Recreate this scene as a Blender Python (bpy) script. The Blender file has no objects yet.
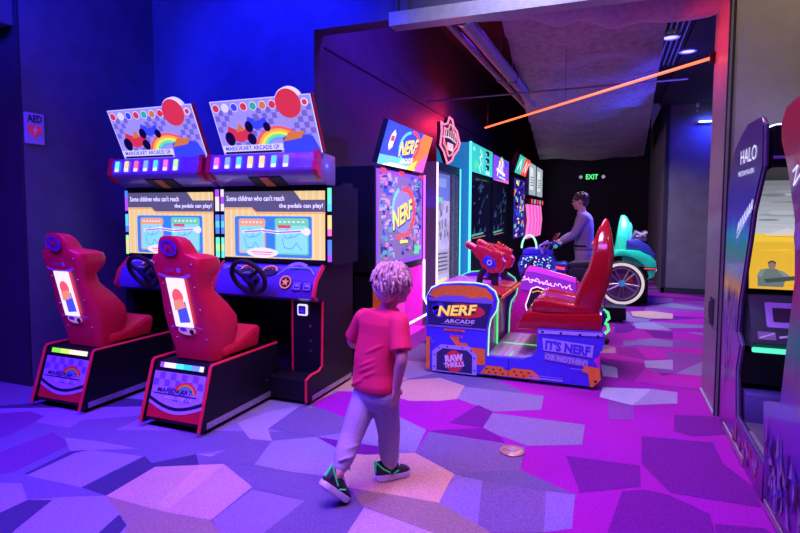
import bpy, bmesh, math, random
from mathutils import Vector, Matrix, Euler
random.seed(7)
C = bpy.context.scene.collection
PI = math.pi
def R(d): return math.radians(d)
# ------------------------------------------------------------------ materials
MATS = {}
def mat(name, col, rough=0.5, metal=0.0, emit=0.0, ecol=None, noise=0.10, nscale=30.0, bump=0.0, coat=0.0, alpha=1.0, trans=0.0):
    if name in MATS: return MATS[name]
    m = bpy.data.materials.new(name); m.use_nodes = True
    nt = m.node_tree; b = nt.nodes['Principled BSDF']
    b.inputs['Roughness'].default_value = rough; b.inputs['Metallic'].default_value = metal
    tc = nt.nodes.new('ShaderNodeTexCoord'); nz = nt.nodes.new('ShaderNodeTexNoise')
    nz.inputs['Scale'].default_value = nscale; nz.inputs['Detail'].default_value = 4
    nt.links.new(tc.outputs['Object'], nz.inputs['Vector'])
    rp = nt.nodes.new('ShaderNodeValToRGB')
    k0, k1 = 1 - noise, 1 + noise
    rp.color_ramp.elements[0].position = 0.3; rp.color_ramp.elements[1].position = 0.7
    rp.color_ramp.elements[0].color = (min(1, col[0]*k0), min(1, col[1]*k0), min(1, col[2]*k0), 1)
    rp.color_ramp.elements[1].color = (min(1, col[0]*k1), min(1, col[1]*k1), min(1, col[2]*k1), 1)
    nt.links.new(nz.outputs['Fac'], rp.inputs['Fac']); nt.links.new(rp.outputs['Color'], b.inputs['Base Color'])
    if emit > 0:
        e = ecol or col
        b.inputs['Emission Color'].default_value = (e[0], e[1], e[2], 1)
        b.inputs['Emission Strength'].default_value = emit
    if bump > 0:
        bp = nt.nodes.new('ShaderNodeBump'); bp.inputs['Strength'].default_value = bump; bp.inputs['Distance'].default_value = 0.01
        nt.links.new(nz.outputs['Fac'], bp.inputs['Height']); nt.links.new(bp.outputs['Normal'], b.inputs['Normal'])
    if coat: b.inputs['Coat Weight'].default_value = coat
    if name in ('black laminate', 'dark plastic', 'near black wall'): b.inputs['Specular IOR Level'].default_value = .25
    if alpha < 1: b.inputs['Alpha'].default_value = alpha
    if trans: b.inputs['Transmission Weight'].default_value = trans
    MATS[name] = m
    return m
def glow(name, col, s): return mat(name, (col[0]*.5, col[1]*.5, col[2]*.5), 0.5, emit=s, ecol=col, noise=0.02)

# ------------------------------------------------------------------ mesh builder
class MB:
    def __init__(s): s.v = []; s.f = []; s.m = []; s.sm = []; s.mats = []; s.M = Matrix.Identity(4); s.cuts = []
    def cut(s):
        """what follows becomes a piece (a part) of its own"""
        s.cuts.append((len(s.v), len(s.f))); return s
    def mi(s, m):
        if m is None: return 0
        if m not in s.mats: s.mats.append(m)
        return s.mats.index(m)
    def add(s, verts, faces, m=None, smooth=False):
        k = len(s.v); i = s.mi(m)
        for p in verts: s.v.append(tuple(s.M @ Vector(p)))
        for f in faces: s.f.append([k+a for a in f]); s.m.append(i); s.sm.append(smooth)
        return s
    def addbm(s, bm, m=None, smooth=False):
        bm.verts.index_update()
        s.add([v.co[:] for v in bm.verts], [[v.index for v in f.verts] for f in bm.faces], m, smooth); bm.free(); return s
    def box(s, x0, y0, z0, x1, y1, z1, m=None, bev=0.0, seg=2):
        if bev <= 0:
            v = [(x0,y0,z0),(x1,y0,z0),(x1,y1,z0),(x0,y1,z0),(x0,y0,z1),(x1,y0,z1),(x1,y1,z1),(x0,y1,z1)]
            return s.add(v, [(0,3,2,1),(4,5,6,7),(0,1,5,4),(1,2,6,5),(2,3,7,6),(3,0,4,7)], m)
        bm = bmesh.new(); bmesh.ops.create_cube(bm, size=1)
        for v in bm.verts: v.co = Vector(((x0+x1)/2+v.co.x*(x1-x0), (y0+y1)/2+v.co.y*(y1-y0), (z0+z1)/2+v.co.z*(z1-z0)))
        bmesh.ops.bevel(bm, geom=bm.edges[:], offset=bev, segments=seg, affect='EDGES', profile=0.5)
        return s.addbm(bm, m, True)
    def prism(s, pts, ax, a0, a1, m=None, bev=0.0, side=None):
        def P(p, a): return (a,p[0],p[1]) if ax == 'x' else ((p[0],a,p[1]) if ax == 'y' else (p[0],p[1],a))
        n = len(pts)
        if bev > 0:
            bm = bmesh.new(); va = [bm.verts.new(P(p,a0)) for p in pts]; vb = [bm.verts.new(P(p,a1)) for p in pts]
            bm.faces.new(va); bm.faces.new(vb[::-1])
            for i in range(n): bm.faces.new((va[i], vb[i], vb[(i+1)%n], va[(i+1)%n]))
            bmesh.ops.recalc_face_normals(bm, faces=bm.faces[:])
            ed = [e for e in bm.edges if len(e.link_faces) == 2 and e.calc_face_angle(0) > 0.5]
            bmesh.ops.bevel(bm, geom=ed, offset=bev, segments=2, affect='EDGES', profile=0.5)
            return s.addbm(bm, m, True)
        v = [P(p,a0) for p in pts] + [P(p,a1) for p in pts]
        A = sum(pts[i][0]*pts[(i+1)%n][1]-pts[(i+1)%n][0]*pts[i][1] for i in range(n))
        flip = (A > 0) ^ (ax == 'y') ^ (a1 < a0)
        lo = list(range(n)); hi = list(range(n, 2*n))
        if flip: s.add(v, [lo[::-1], hi], m)
        else: s.add(v, [lo, hi[::-1]], m)
        fs = [((i,(i+1)%n,n+(i+1)%n,n+i) if flip else (i,n+i,n+(i+1)%n,(i+1)%n)) for i in range(n)]
        k = len(s.v)-2*n; im = s.mi(side if side is not None else m)
        for f in fs: s.f.append([k+a for a in f]); s.m.append(im); s.sm.append(False)
        return s
    def tube(s, path, r, m=None, n=8, closed=False, cap=True, flat=1.0):
        P = [Vector(p) for p in path]; N = len(P); rings = []
        rr = r if isinstance(r, (list, tuple)) else [r]*N
        up = None
        for i in range(N):
            a = P[(i-1)%N] if (closed or i > 0) else P[0]; b = P[(i+1)%N] if (closed or i < N-1) else P[-1]
            t = (b-a).normalized()
            if up is None:
                up = Vector((0,0,1)) if abs(t.z) < .9 else Vector((0,1,0))
            x = t.cross(up)
            if x.length < 1e-5: x = t.orthogonal()
            x.normalize(); y = x.cross(t).normalized(); up = y
            rings.append([P[i] + (x*math.cos(2*PI*k/n)+y*flat*math.sin(2*PI*k/n))*rr[i] for k in range(n)])
        v = [q for rg in rings for q in rg]; f = []
        for i in range(N if closed else N-1):
            j = (i+1) % N
            for k in range(n): f.append((i*n+k, i*n+(k+1)%n, j*n+(k+1)%n, j*n+k))
        if cap and not closed: f += [tuple(range(n))[::-1], tuple(range((N-1)*n, N*n))]
        return s.add(v, f, m, True)
    def loft(s, rings, m=None, cap=True, smooth=True):
        n = len(rings[0]); v = [q for rg in rings for q in rg]; f = []
        for i in range(len(rings)-1):
            for k in range(n): f.append((i*n+k, i*n+(k+1)%n, (i+1)*n+(k+1)%n, (i+1)*n+k))
        if cap: f += [tuple(range(n))[::-1], tuple(range((len(rings)-1)*n, len(rings)*n))]
        return s.add(v, f, m, smooth)
    def lathe(s, prof, c=(0,0,0), ax='z', n=24, m=None):
        v = []; f = []; N = len(prof)
        for i in range(n):
            a = 2*PI*i/n
            for (r, h) in prof:
                x, y = r*math.cos(a), r*math.sin(a)
                p = (x,y,h) if ax == 'z' else ((h,x,y) if ax == 'x' else (y,h,x))
                v.append((c[0]+p[0], c[1]+p[1], c[2]+p[2]))
        for i in range(n):
            j = (i+1) % n
            for k in range(N-1): f.append((i*N+k, j*N+k, j*N+k+1, i*N+k+1))
        bm = bmesh.new(); vs = [bm.verts.new(p) for p in v]
        for q in f: bm.faces.new([vs[a] for a in q])
        bmesh.ops.remove_doubles(bm, verts=bm.verts[:], dist=1e-5)
        return s.addbm(bm, m, True)
    def cyl(s, c, r, h0, h1, ax='z', n=20, m=None): return s.lathe([(0,h0),(r,h0),(r,h1),(0,h1)], c, ax, n, m)
    def ball(s, c, rx, ry=None, rz=None, m=None, u=16, w=10):
        ry = rx if ry is None else ry; rz = rx if rz is None else rz
        bm = bmesh.new(); bmesh.ops.create_uvsphere(bm, u_segments=u, v_segments=w, radius=1)
        for q in bm.verts: q.co = Vector((c[0]+q.co.x*rx, c[1]+q.co.y*ry, c[2]+q.co.z*rz))
        return s.addbm(bm, m, True)
    def build(s, name, m=None, parent=None, loc=None, auto=35):
        me = bpy.data.meshes.new(name); me.from_pydata(s.v, [], s.f)
        if m is not None: 
            for x in (m if isinstance(m, (list,tuple)) else [m]): me.materials.append(x)
        else:
            for x in s.mats: me.materials.append(x)
        for p, i, k in zip(me.polygons, s.m, s.sm): p.material_index = i; p.use_smooth = k
        me.update(); me.validate()
        try: me.set_sharp_from_angle(angle=R(auto))
        except Exception: pass
        o = bpy.data.objects.new(name, me); C.objects.link(o)
        if parent is not None: o.parent = parent
        if loc is not None: o.location = loc
        return o
_tc = {}
def text_geo(body, shear=0.0, space=1.0, bold=0.0):
    key = (body, shear, space, bold)
    if key not in _tc:
        cu = bpy.data.curves.new('t', 'FONT'); cu.body = body; cu.align_x = 'CENTER'; cu.align_y = 'CENTER'; cu.size = 1.0
        cu.shear = shear; cu.space_character = space; cu.offset = bold; cu.resolution_u = 2
        o = bpy.data.objects.new('t', cu); C.objects.link(o)
        me = bpy.data.meshes.new_from_object(o)
        _tc[key] = ([v.co[:] for v in me.vertices], [list(p.vertices) for p in me.polygons])
        bpy.data.objects.remove(o); bpy.data.curves.remove(cu); bpy.data.meshes.remove(me)
    return _tc[key]
class Art:
    """flat print on a panel: 2D drawing in a frame on the panel's face, h metres proud of it"""
    def __init__(s, mb, o, ux, uy):
        s.mb = mb; s.o = Vector(o); s.ux = Vector(ux); s.uy = Vector(uy); s.n = s.ux.cross(s.uy).normalized()
    def at(s, p, h): return s.o + s.ux*p[0] + s.uy*p[1] + s.n*h
    def poly(s, pts, m, h=.002):
        A = sum(pts[i][0]*pts[(i+1)%len(pts)][1]-pts[(i+1)%len(pts)][0]*pts[i][1] for i in range(len(pts)))
        if A < 0: pts = pts[::-1]
        s.mb.add([s.at(p,h) for p in pts], [list(range(len(pts)))], m); return s
    def rect(s, x0, y0, x1, y1, m, h=.002): return s.poly([(x0,y0),(x1,y0),(x1,y1),(x0,y1)], m, h)
    def rrect(s, x0, y0, x1, y1, r, m, h=.002):
        p = []
        for cx, cy, a in ((x1-r,y0+r,-90),(x1-r,y1-r,0),(x0+r,y1-r,90),(x0+r,y0+r,180)):
            for k in range(5): p.append((cx+r*math.cos(R(a+k*22.5)), cy+r*math.sin(R(a+k*22.5))))
        return s.poly(p, m, h)
    def disc(s, cx, cy, rx, ry, m, h=.002, n=24): return s.poly([(cx+rx*math.cos(2*PI*k/n), cy+ry*math.sin(2*PI*k/n)) for k in range(n)], m, h)
    def arc(s, cx, cy, r0, r1, a0, a1, m, h=.002, n=16, ky=1.0):
        for k in range(n):
            a, b = R(a0+(a1-a0)*k/n), R(a0+(a1-a0)*(k+1)/n)
            s.poly([(cx+r0*math.cos(a),cy+ky*r0*math.sin(a)),(cx+r1*math.cos(a),cy+ky*r1*math.sin(a)),(cx+r1*math.cos(b),cy+ky*r1*math.sin(b)),(cx+r0*math.cos(b),cy+ky*r0*math.sin(b))], m, h)
        return s
    def line(s, pts, w, m, h=.003, closed=False):
        n = len(pts)
        for i in range(n if closed else n-1):
            a = Vector(pts[i]); b = Vector(pts[(i+1)%n]); d = b-a
            if d.length < 1e-6: continue
            d.normalize(); q = Vector((-d.y,d.x))*w/2; e = d*w*.35
            s.poly([tuple(a-e-q),tuple(b+e-q),tuple(b+e+q),tuple(a-e+q)], m, h)
        return s
    def text(s, body, cx, cy, w, hgt, m, h=.003, shear=0.0, rot=0.0, bold=0.012, slope=0.0):
        V, F = text_geo(body, shear, 1.0, bold)
        if not V: return s
        x0 = min(p[0] for p in V); x1 = max(p[0] for p in V); y0 = min(p[1] for p in V); y1 = max(p[1] for p in V)
        c, q = math.cos(R(rot)), math.sin(R(rot)); out = []
        for p in V:
            a = ((p[0]-x0)/(x1-x0)-.5)*w; b = ((p[1]-y0)/(y1-y0)-.5)*hgt
            out.append(s.at((cx+a*c-b*q, cy+a*q+b*c), h))
        # orientation
        f0 = F[0]; A = sum(V[f0[i]][0]*V[f0[(i+1)%len(f0)]][1]-V[f0[(i+1)%len(f0)]][0]*V[f0[i]][1] for i in range(len(f0)))
        s.mb.add(out, F if A > 0 else [f[::-1] for f in F], m); return s
def rring(cx, cy, z, w, d, r=0.3, n=5, tilt=0.0):
    """rounded rectangle ring in the xy plane"""
    out = []; rr = min(w,d)*r
    for sx, sy, a in ((1,-1,-90),(1,1,0),(-1,1,90),(-1,-1,180)):
        for k in range(n):
            t = R(a+k*90/(n-1)); x = sx*(w/2-rr)+rr*math.cos(t); y = sy*(d/2-rr)+rr*math.sin(t)
            out.append((cx+x, cy+y, z+tilt*y))
    return out
# ------------------------------------------------------------------ scene tree
def tag(o, label=None, cat=None, group=None, kind=None):
    if label: o['label'] = label
    if cat: o['category'] = cat
    if group: o['group'] = group
    if kind: o['kind'] = kind
    return o
def thing(name, label, cat, loc=(0,0,0), rz=0, group=None):
    o = bpy.data.objects.new(name, None); o.empty_display_size = .2; C.objects.link(o)
    o.location = loc; o.rotation_euler = (0,0,R(rz)); return tag(o, label, cat, group)
def part(name, mb, parent, m=None, label=None, **k):
    if mb.cuts:
        ends = mb.cuts+[(len(mb.v), len(mb.f))]; v0 = f0 = 0; o = None
        for v1, f1 in ends:
            if f1 > f0:
                q = MB(); q.v = mb.v[v0:v1]; q.f = [[i-v0 for i in f] for f in mb.f[f0:f1]]; q.sm = mb.sm[f0:f1]
                q.m = [q.mi(mb.mats[i]) if mb.mats else 0 for i in mb.m[f0:f1]]; o = part(name, q, parent, m, label, **k)
            v0, f0 = v1, f1
        return o
    o = mb.build(name, m, parent, **k)
    if label: o['label'] = label
    return o
def solo(name, mb, label, cat, m=None, loc=None, group=None):
    o = mb.build(name, m, None, loc); return tag(o, label, cat, group)
def struct(name, mb, m=None):
    o = mb.build(name, m, None); o['kind'] = 'structure'; return o
def copy_tree(o, parent=None):
    c = o.copy(); C.objects.link(c); c.parent = parent
    for ch in o.children: copy_tree(ch, c)
    return c
# ------------------------------------------------------------------ palette
BLACK = mat('black laminate', (.006,.006,.010), .5)
DARK = mat('dark plastic', (.015,.015,.02), .5)
RUBBER = mat('black rubber', (.012,.012,.012), .8, bump=.1)
STEEL = mat('brushed steel', (.55,.55,.58), .3, 1.0, nscale=80)
ALU = mat('scuffed aluminium', (.5,.48,.5), .45, .8, nscale=60, noise=.25)
RED = mat('red plastic', (.55,.012,.03), .32, coat=.3)
REDV = mat('red vinyl', (.80,.012,.05), .42, bump=.03, nscale=200)
REDT = mat('red edge trim', (.75,.02,.05), .4)
BLUEP = mat('blue print', (.03,.03,.55), .4)
DBLUE = mat('deep blue plastic', (.03,.03,.30), .35, coat=.3)
LAV = mat('lavender print', (.42,.36,.75), .45)
LAVD = mat('violet print', (.2,.14,.5), .45)
WHITE = mat('white print', (.8,.8,.85), .45)
ORANGE = mat('orange print', (.85,.22,.02), .45)
YEL = mat('yellow print', (.9,.65,.03), .45)
TEAL = mat('teal paint', (.02,.55,.45), .3, coat=.4)
INK = mat('dark ink', (.01,.008,.03), .5)
GREYP = mat('grey print', (.25,.25,.33), .45)
GRNP = mat('green print', (.05,.5,.15), .45)
SKYP = mat('cyan print', (.1,.5,.8), .45)
PURP = mat('purple print', (.2,.02,.4), .45)
MAGP = mat('magenta print', (.55,.02,.4), .45)
def lit(name, col, s=1.0): return glow('lit '+name, col, s)
LW = lit('white', (.9,.88,1), 1.0); LPINK = lit('pink neon', (1,.22,.42), 1.4); LGREEN = lit('green led', (.15,1,.3), 1.6); LCYAN = lit('cyan led', (.1,.8,1), 1.6)
LRED = lit('red led', (1,.08,.04), 3); LPURP = lit('purple led', (.6,.1,1), 2.0)
CARPET = [
 ('mag',[(-1.534,3.856),(-0.129,4.626),(-0.046,5.131),(0.708,4.963),(0.753,2.865),(-0.351,2.428),(-0.116,2.881),(-0.777,2.863),(-1.227,3.174)]),
 ('g',[(-2.985,1.972),(-2.998,2.29),(-2.93,2.336),(-2.565,2.389),(-2.568,1.99),(-2.958,1.973)]),
 ('d',[(-2.994,1.977),(-3.026,2.278),(-2.93,2.336),(-2.976,2.272),(-2.966,1.979)]),
 ('d',[(-2.568,1.99),(-2.551,2.394),(-2.387,2.312),(-2.374,1.976)]),
 ('m',[(-3.005,1.964),(-2.568,1.99),(-2.374,1.976),(-2.565,1.882),(-2.706,1.8),(-2.914,1.91)]),
 ('g',[(-2.482,1.568),(-2.589,1.846),(-2.57,1.885),(-2.374,1.976),(-2.16,1.87),(-2.118,1.712)]),
 ('d',[(-2.714,1.627),(-2.706,1.8),(-2.589,1.846),(-2.5,1.602),(-2.472,1.561),(-2.555,1.528)]),
 ('d',[(-2.12,1.701),(-2.166,1.868),(-2.06,1.819),(-2.026,1.738)]),
 ('p',[(-3.152,1.874),(-3.402,2.055),(-3.393,2.437),(-3.207,2.383),(-3.106,2.323),(-3.074,1.983)]),
 ('m',[(-3.336,2.438),(-3.406,2.665),(-3.061,2.905),(-3.043,2.576),(-3.013,2.44),(-3.242,2.41)]),
 ('g',[(-3.242,2.41),(-2.999,2.446),(-2.676,2.456),(-2.93,2.336),(-3.026,2.278)]),
 ('p',[(-3.89,2.375),(-4.075,2.525),(-3.909,2.645),(-3.714,2.617),(-3.609,2.307),(-3.623,2.238)]),
 ('bei',[(-2.373,1.974),(-2.389,2.311),(-2.169,2.425),(-2.019,2.18),(-1.98,1.969)]),
 ('bei2',[(-2.169,2.425),(-2.05,2.486),(-1.801,2.041),(-2.007,1.997),(-2.075,2.02)]),
 ('beip',[(-2.05,2.486),(-1.737,2.326),(-1.726,1.996),(-1.98,1.969),(-2.02,2.295)]),
 ('tan',[(-2.373,1.974),(-1.98,1.969),(-1.726,1.996),(-1.565,1.89),(-1.972,1.729),(-2.06,1.819)]),
 ('m',[(-2.044,2.488),(-1.464,2.565),(-1.261,2.526),(-1.1,2.357),(-1.404,2.307),(-1.737,2.326)]),
 ('v',[(-1.722,1.998),(-1.718,2.3),(-1.404,2.307),(-1.438,1.941),(-1.565,1.89)]),
 ('m',[(-1.404,2.307),(-1.1,2.357),(-1.075,2.084),(-1.438,1.941)]),
 ('g',[(-1.881,2.54),(-1.977,2.858),(-1.749,3.016),(-1.515,2.9),(-1.453,2.569),(-1.632,2.547)]),
 ('m',[(-2.194,2.47),(-2.126,2.831),(-1.977,2.858),(-1.881,2.54),(-2.044,2.488)]),
 ('m',[(-2.114,3.011),(-2.147,3.468),(-1.932,3.464),(-1.724,3.379),(-1.596,3.2),(-1.749,3.016)]),
 ('gl',[(-2.373,3.02),(-2.297,3.274),(-2.147,3.468),(-2.114,3.011),(-1.977,2.858),(-2.126,2.831)]),
 ('mag',[(-2.1,3.533),(-2.029,3.888),(-1.764,3.995),(-1.478,3.928),(-1.41,3.546),(-1.724,3.379)]),
 ('mag',[(-1.599,3.956),(-1.447,3.891),(-1.202,3.965),(-1.092,4.058),(-0.909,3.988),(-1.014,3.564),(-1.363,3.523),(-1.522,3.629)]),
 ('bei',[(-2.191,4.396),(-1.834,4.609),(-1.635,4.394),(-1.707,3.964),(-2.067,3.873),(-2.085,3.539),(-2.217,3.582)]),
 ('bei',[(-1.688,3.92),(-1.625,4.367),(-1.375,4.53),(-1.115,4.395),(-1.092,4.058),(-1.202,3.965),(-1.418,3.878),(-1.559,3.92)]),
 ('g',[(-1.724,3.379),(-1.417,3.564),(-1.123,3.389),(-1.074,3.031),(-1.553,3.043)]),
 ('pd',[(-1.749,3.016),(-1.304,3.03),(-1.163,3.01),(-1.338,2.882),(-1.515,2.9)]),
 ('bei3',[(-1.513,2.871),(-1.343,2.894),(-1.074,3.031),(-0.782,2.86),(-0.77,2.538),(-0.973,2.52),(-1.28,2.507),(-1.418,2.595)]),
 ('tan',[(-1.261,2.504),(-0.976,2.529),(-0.77,2.538),(-0.474,2.379),(-0.625,2.262),(-0.894,2.317),(-1.1,2.357),(-1.228,2.483)]),
 ('lil',[(-1.075,2.084),(-1.1,2.357),(-0.894,2.317),(-0.625,2.262)]),
 ('G',[(-1.085,4.061),(-1.108,4.369),(-0.467,4.385),(-0.451,4.058),(-0.773,3.885)]),
 ('G',[(-0.776,3.564),(-0.783,3.86),(-0.135,3.877),(-0.137,3.527),(-0.457,3.384),(-0.643,3.474)]),
 ('pd',[(-1.014,3.564),(-0.909,3.988),(-0.773,3.885),(-0.776,3.564)]),
 ('pd',[(-1.118,3.373),(-0.776,3.564),(-0.631,3.445),(-0.593,3.378)]),
 ('Gd',[(-1.074,3.031),(-1.094,3.364),(-0.466,3.364),(-0.447,3.045),(-0.782,2.86)]),
 ('m',[(-0.782,2.86),(-0.447,3.045),(-0.14,2.872),(-0.624,2.838)]),
 ('v',[(-0.77,2.538),(-0.774,2.851),(-0.619,2.84),(-0.544,2.42),(-0.474,2.379)]),
 ('Gd',[(-0.619,2.84),(-0.284,2.858),(-0.25,2.468),(-0.474,2.379),(-0.544,2.42)]),
 ('v',[(-0.284,2.858),(-0.14,2.872),(-0.133,2.548),(-0.25,2.468)]),
 ('pd',[(-0.219,3.328),(0.189,3.351),(0.182,3.088),(-0.117,2.903)]),
 ('pd',[(0.219,3.814),(0.638,3.872),(0.64,3.559),(0.747,3.299),(0.73,3.086),(0.324,3.077),(0.199,3.383)]),
 ('pd',[(0.088,3.001),(0.192,3.06),(0.307,3.052),(0.48,2.924),(0.477,2.723),(0.013,2.54)]),
 ('pd',[(0.488,2.838),(0.698,2.879),(0.729,2.823),(0.477,2.723)]),
 ('W',[(-0.054,4.517),(-0.034,4.785),(0.343,4.891),(0.303,4.62),(0.179,4.414)]),
 ('Gl',[(0.343,4.891),(0.535,4.88),(0.505,4.583),(0.179,4.414),(0.256,4.617)]),
 ('W',[(-0.039,5.126),(-0.06,5.512),(0.183,5.434),(0.188,5.114)]),
 ('pd',[(0.457,4.31),(0.736,4.388),(0.74,4.05),(0.526,3.936),(0.426,3.982)]),
 ('pu',[(0.006,4.46),(0.191,4.419),(0.18,4.099),(0.02,4.035)]),
 ('pu',[(0.065,10.176),(0.528,10.232),(0.658,9.772),(0.195,9.703)]),
 ('pd',[(0.051,9.399),(0.195,9.703),(0.315,9.391),(0.529,9.254),(0.486,8.875),(0.062,8.679)]),
 ('pu',[(0.528,10.232),(1.019,10.438),(0.969,9.902),(0.65,9.648)]),
 ('bei3',[(0.296,8.735),(0.58,8.893),(0.864,8.774),(0.825,8.354),(0.54,8.237),(0.307,8.356)]),
 ('G',[(0.05,8.634),(0.27,8.625),(0.304,8.264),(0.537,8.184),(0.479,7.91),(0.049,7.897)]),
 ('pd',[(0.07,7.741),(0.248,7.815),(0.338,7.467),(0.211,7.134),(0.067,7.075)]),
 ('Gl',[(0.311,7.84),(0.564,7.944),(0.734,7.486),(0.454,7.442),(0.318,7.459)]),
 ('pd',[(0.403,7.393),(0.735,7.389),(0.697,6.985),(0.501,6.992)]),
 ('mag2',[(-0.094,6.877),(0.147,6.724),(0.16,6.439),(0.081,6.298),(-0.102,6.388)]),
 ('G',[(0.311,6.791),(0.497,6.928),(0.682,6.823),(0.655,6.532),(0.403,6.516),(0.299,6.496)]),
 ('beip',[(-0.102,6.388),(0.073,6.295),(0.071,6.037),(-0.093,5.97)]),
 ('magd',[(0.081,6.298),(0.278,6.378),(0.367,5.874),(0.104,6.001)]),
 ('mag2',[(0.28,6.433),(0.548,6.23),(0.56,5.998),(0.367,5.874)]),
 ('Gl',[(0.334,5.816),(0.603,5.97),(0.566,5.576),(0.336,5.563)]),
 ('mag2',[(-0.1,5.918),(0.079,5.991),(0.334,5.816),(0.326,5.519),(-0.007,5.548),(-0.103,5.729)]),
 ('magd',[(-0.009,5.767),(0.329,5.727),(0.326,5.519),(0.216,5.068),(0.087,5.086),(0.083,5.42)]),
 ('mag2',[(0.326,5.519),(0.451,5.377),(0.438,5.025),(0.216,5.068)]),
]
# ------------------------------------------------------------------ camera
def camera():
    f, cx, cy, h = 545.0, 400.0, 248.0, 1.45
    pitch = math.atan((cy-213.0)/f); yaw = math.atan((612.0-cx)*math.cos(pitch)/f); roll = 0.004
    fw = Vector((-math.sin(yaw)*math.cos(pitch), math.cos(yaw)*math.cos(pitch), -math.sin(pitch)))
    r = Vector((math.cos(yaw), math.sin(yaw), 0)); u = r.cross(fw)
    r2 = r*math.cos(roll)+u*math.sin(roll); u2 = u*math.cos(roll)-r*math.sin(roll)
    cd = bpy.data.cameras.new('camera'); cd.sensor_width = 36; cd.lens = f/800*36
    cd.shift_y = -(266.5-cy)/800; cd.clip_start = .05
    o = bpy.data.objects.new('camera', cd); C.objects.link(o)
    m = Matrix((r2, u2, -fw)).transposed().to_4x4(); m.translation = (0,0,h); o.matrix_world = m
    bpy.context.scene.camera = o
camera()
# ------------------------------------------------------------------ floor
def carpet_mat(name, col, n=.28):
    m = bpy.data.materials.new('carpet '+name); m.use_nodes = True; nt = m.node_tree; b = nt.nodes['Principled BSDF']
    b.inputs['Roughness'].default_value = .95; b.inputs['Specular IOR Level'].default_value = .15
    tc = nt.nodes.new('ShaderNodeTexCoord'); nz = nt.nodes.new('ShaderNodeTexNoise'); nz.inputs['Scale'].default_value = 130; nz.inputs['Detail'].default_value = 3
    n2 = nt.nodes.new('ShaderNodeTexNoise'); n2.inputs['Scale'].default_value = 2.5
    nt.links.new(tc.outputs['Object'], nz.inputs['Vector']); nt.links.new(tc.outputs['Object'], n2.inputs['Vector'])
    rp = nt.nodes.new('ShaderNodeValToRGB'); rp.color_ramp.elements[0].position = .3; rp.color_ramp.elements[1].position = .7
    rp.color_ramp.elements[0].color = tuple(c*(1-n) for c in col)+(1,); rp.color_ramp.elements[1].color = tuple(min(1,c*(1+n)) for c in col)+(1,)
    mx = nt.nodes.new('ShaderNodeMix'); mx.data_type = 'RGBA'; mx.blend_type = 'MULTIPLY'; mx.inputs['Factor'].default_value = .25
    nt.links.new(nz.outputs['Fac'], rp.inputs['Fac']); nt.links.new(rp.outputs['Color'], mx.inputs[6]); nt.links.new(n2.outputs['Color'], mx.inputs[7])
    nt.links.new(mx.outputs[2], b.inputs['Base Color'])
    bp = nt.nodes.new('ShaderNodeBump'); bp.inputs['Strength'].default_value = .35; bp.inputs['Distance'].default_value = .004
    nt.links.new(nz.outputs['Fac'], bp.inputs['Height']); nt.links.new(bp.outputs['Normal'], b.inputs['Normal'])
    return m
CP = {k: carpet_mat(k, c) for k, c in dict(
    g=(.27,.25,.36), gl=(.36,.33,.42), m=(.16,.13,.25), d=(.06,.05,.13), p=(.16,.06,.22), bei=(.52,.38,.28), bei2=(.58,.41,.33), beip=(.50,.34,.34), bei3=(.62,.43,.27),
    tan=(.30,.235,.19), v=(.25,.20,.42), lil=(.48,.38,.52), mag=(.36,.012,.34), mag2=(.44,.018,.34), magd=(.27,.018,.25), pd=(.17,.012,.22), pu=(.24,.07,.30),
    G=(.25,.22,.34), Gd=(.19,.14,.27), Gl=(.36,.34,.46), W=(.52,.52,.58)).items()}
fl = MB()
# loom pattern outside the traced repeat: big skewed cells of the same palette
def cells():
    rnd = random.Random(3); W, H = 1.1, .62
    pts = {}
    def P(i, j):
        if (i, j) not in pts: pts[(i,j)] = (i*W + (.5*W if j % 2 else 0) + rnd.uniform(-.22,.22), j*H + rnd.uniform(-.14,.14))
        return pts[(i,j)]
    for j in range(-4, 28):
        for i in range(-9, 5):
            a, b, c, d = P(i,j), P(i+1,j), P(i+1,j+1), P(i,j+1)
            x = (a[0]+c[0])/2; y = (a[1]+c[1])/2
            if x < -8 or x > 4.6 or y > 16.3: continue
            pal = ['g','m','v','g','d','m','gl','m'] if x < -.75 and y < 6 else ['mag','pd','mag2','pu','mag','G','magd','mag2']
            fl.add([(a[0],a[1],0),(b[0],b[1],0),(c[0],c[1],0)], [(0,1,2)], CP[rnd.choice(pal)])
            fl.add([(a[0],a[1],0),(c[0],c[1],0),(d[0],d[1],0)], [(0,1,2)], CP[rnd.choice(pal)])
fl.box(-9,-3,-.1,6,17,-.004, CP['m'])
cells()
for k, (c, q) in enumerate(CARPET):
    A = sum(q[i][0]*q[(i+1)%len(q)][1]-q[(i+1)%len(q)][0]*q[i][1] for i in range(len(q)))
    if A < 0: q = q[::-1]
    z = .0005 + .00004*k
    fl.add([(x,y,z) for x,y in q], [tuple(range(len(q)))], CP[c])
struct('floor', fl)
# ------------------------------------------------------------------ walls
WALLB = mat('dark painted wall', (.10,.10,.16), .75, nscale=6, noise=.12)
WALLV = mat('dark corridor wall', (.07,.06,.12), .6, nscale=6, noise=.12)
WALLK = mat('near black wall', (.03,.028,.045), .7, nscale=5)
WALLP = mat('charcoal wall panel', (.17,.16,.19), .6, nscale=4, noise=.15)
WALLG = mat('grey painted wall', (.34,.31,.36), .62, nscale=8, noise=.06)
PILL = mat('satin grey pillar', (.30,.28,.30), .33, .35, nscale=10, noise=.08)
TRIMG = mat('pale steel trim', (.38,.41,.42), .4, .3, nscale=20)
CEIL = mat('black ceiling', (.03,.03,.04), .9)
LAG = mat('sprayed fireproofing', (.34,.31,.34), .95, nscale=14, noise=.2, bump=.6)
WRAP = mat('wrapped duct insulation', (.36,.34,.40), .7, nscale=22, noise=.15, bump=.35)
b = MB().box(-4.6,3.05,0,-4.45,4.5,4.3, WALLB); struct('wall_left', b)
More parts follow.
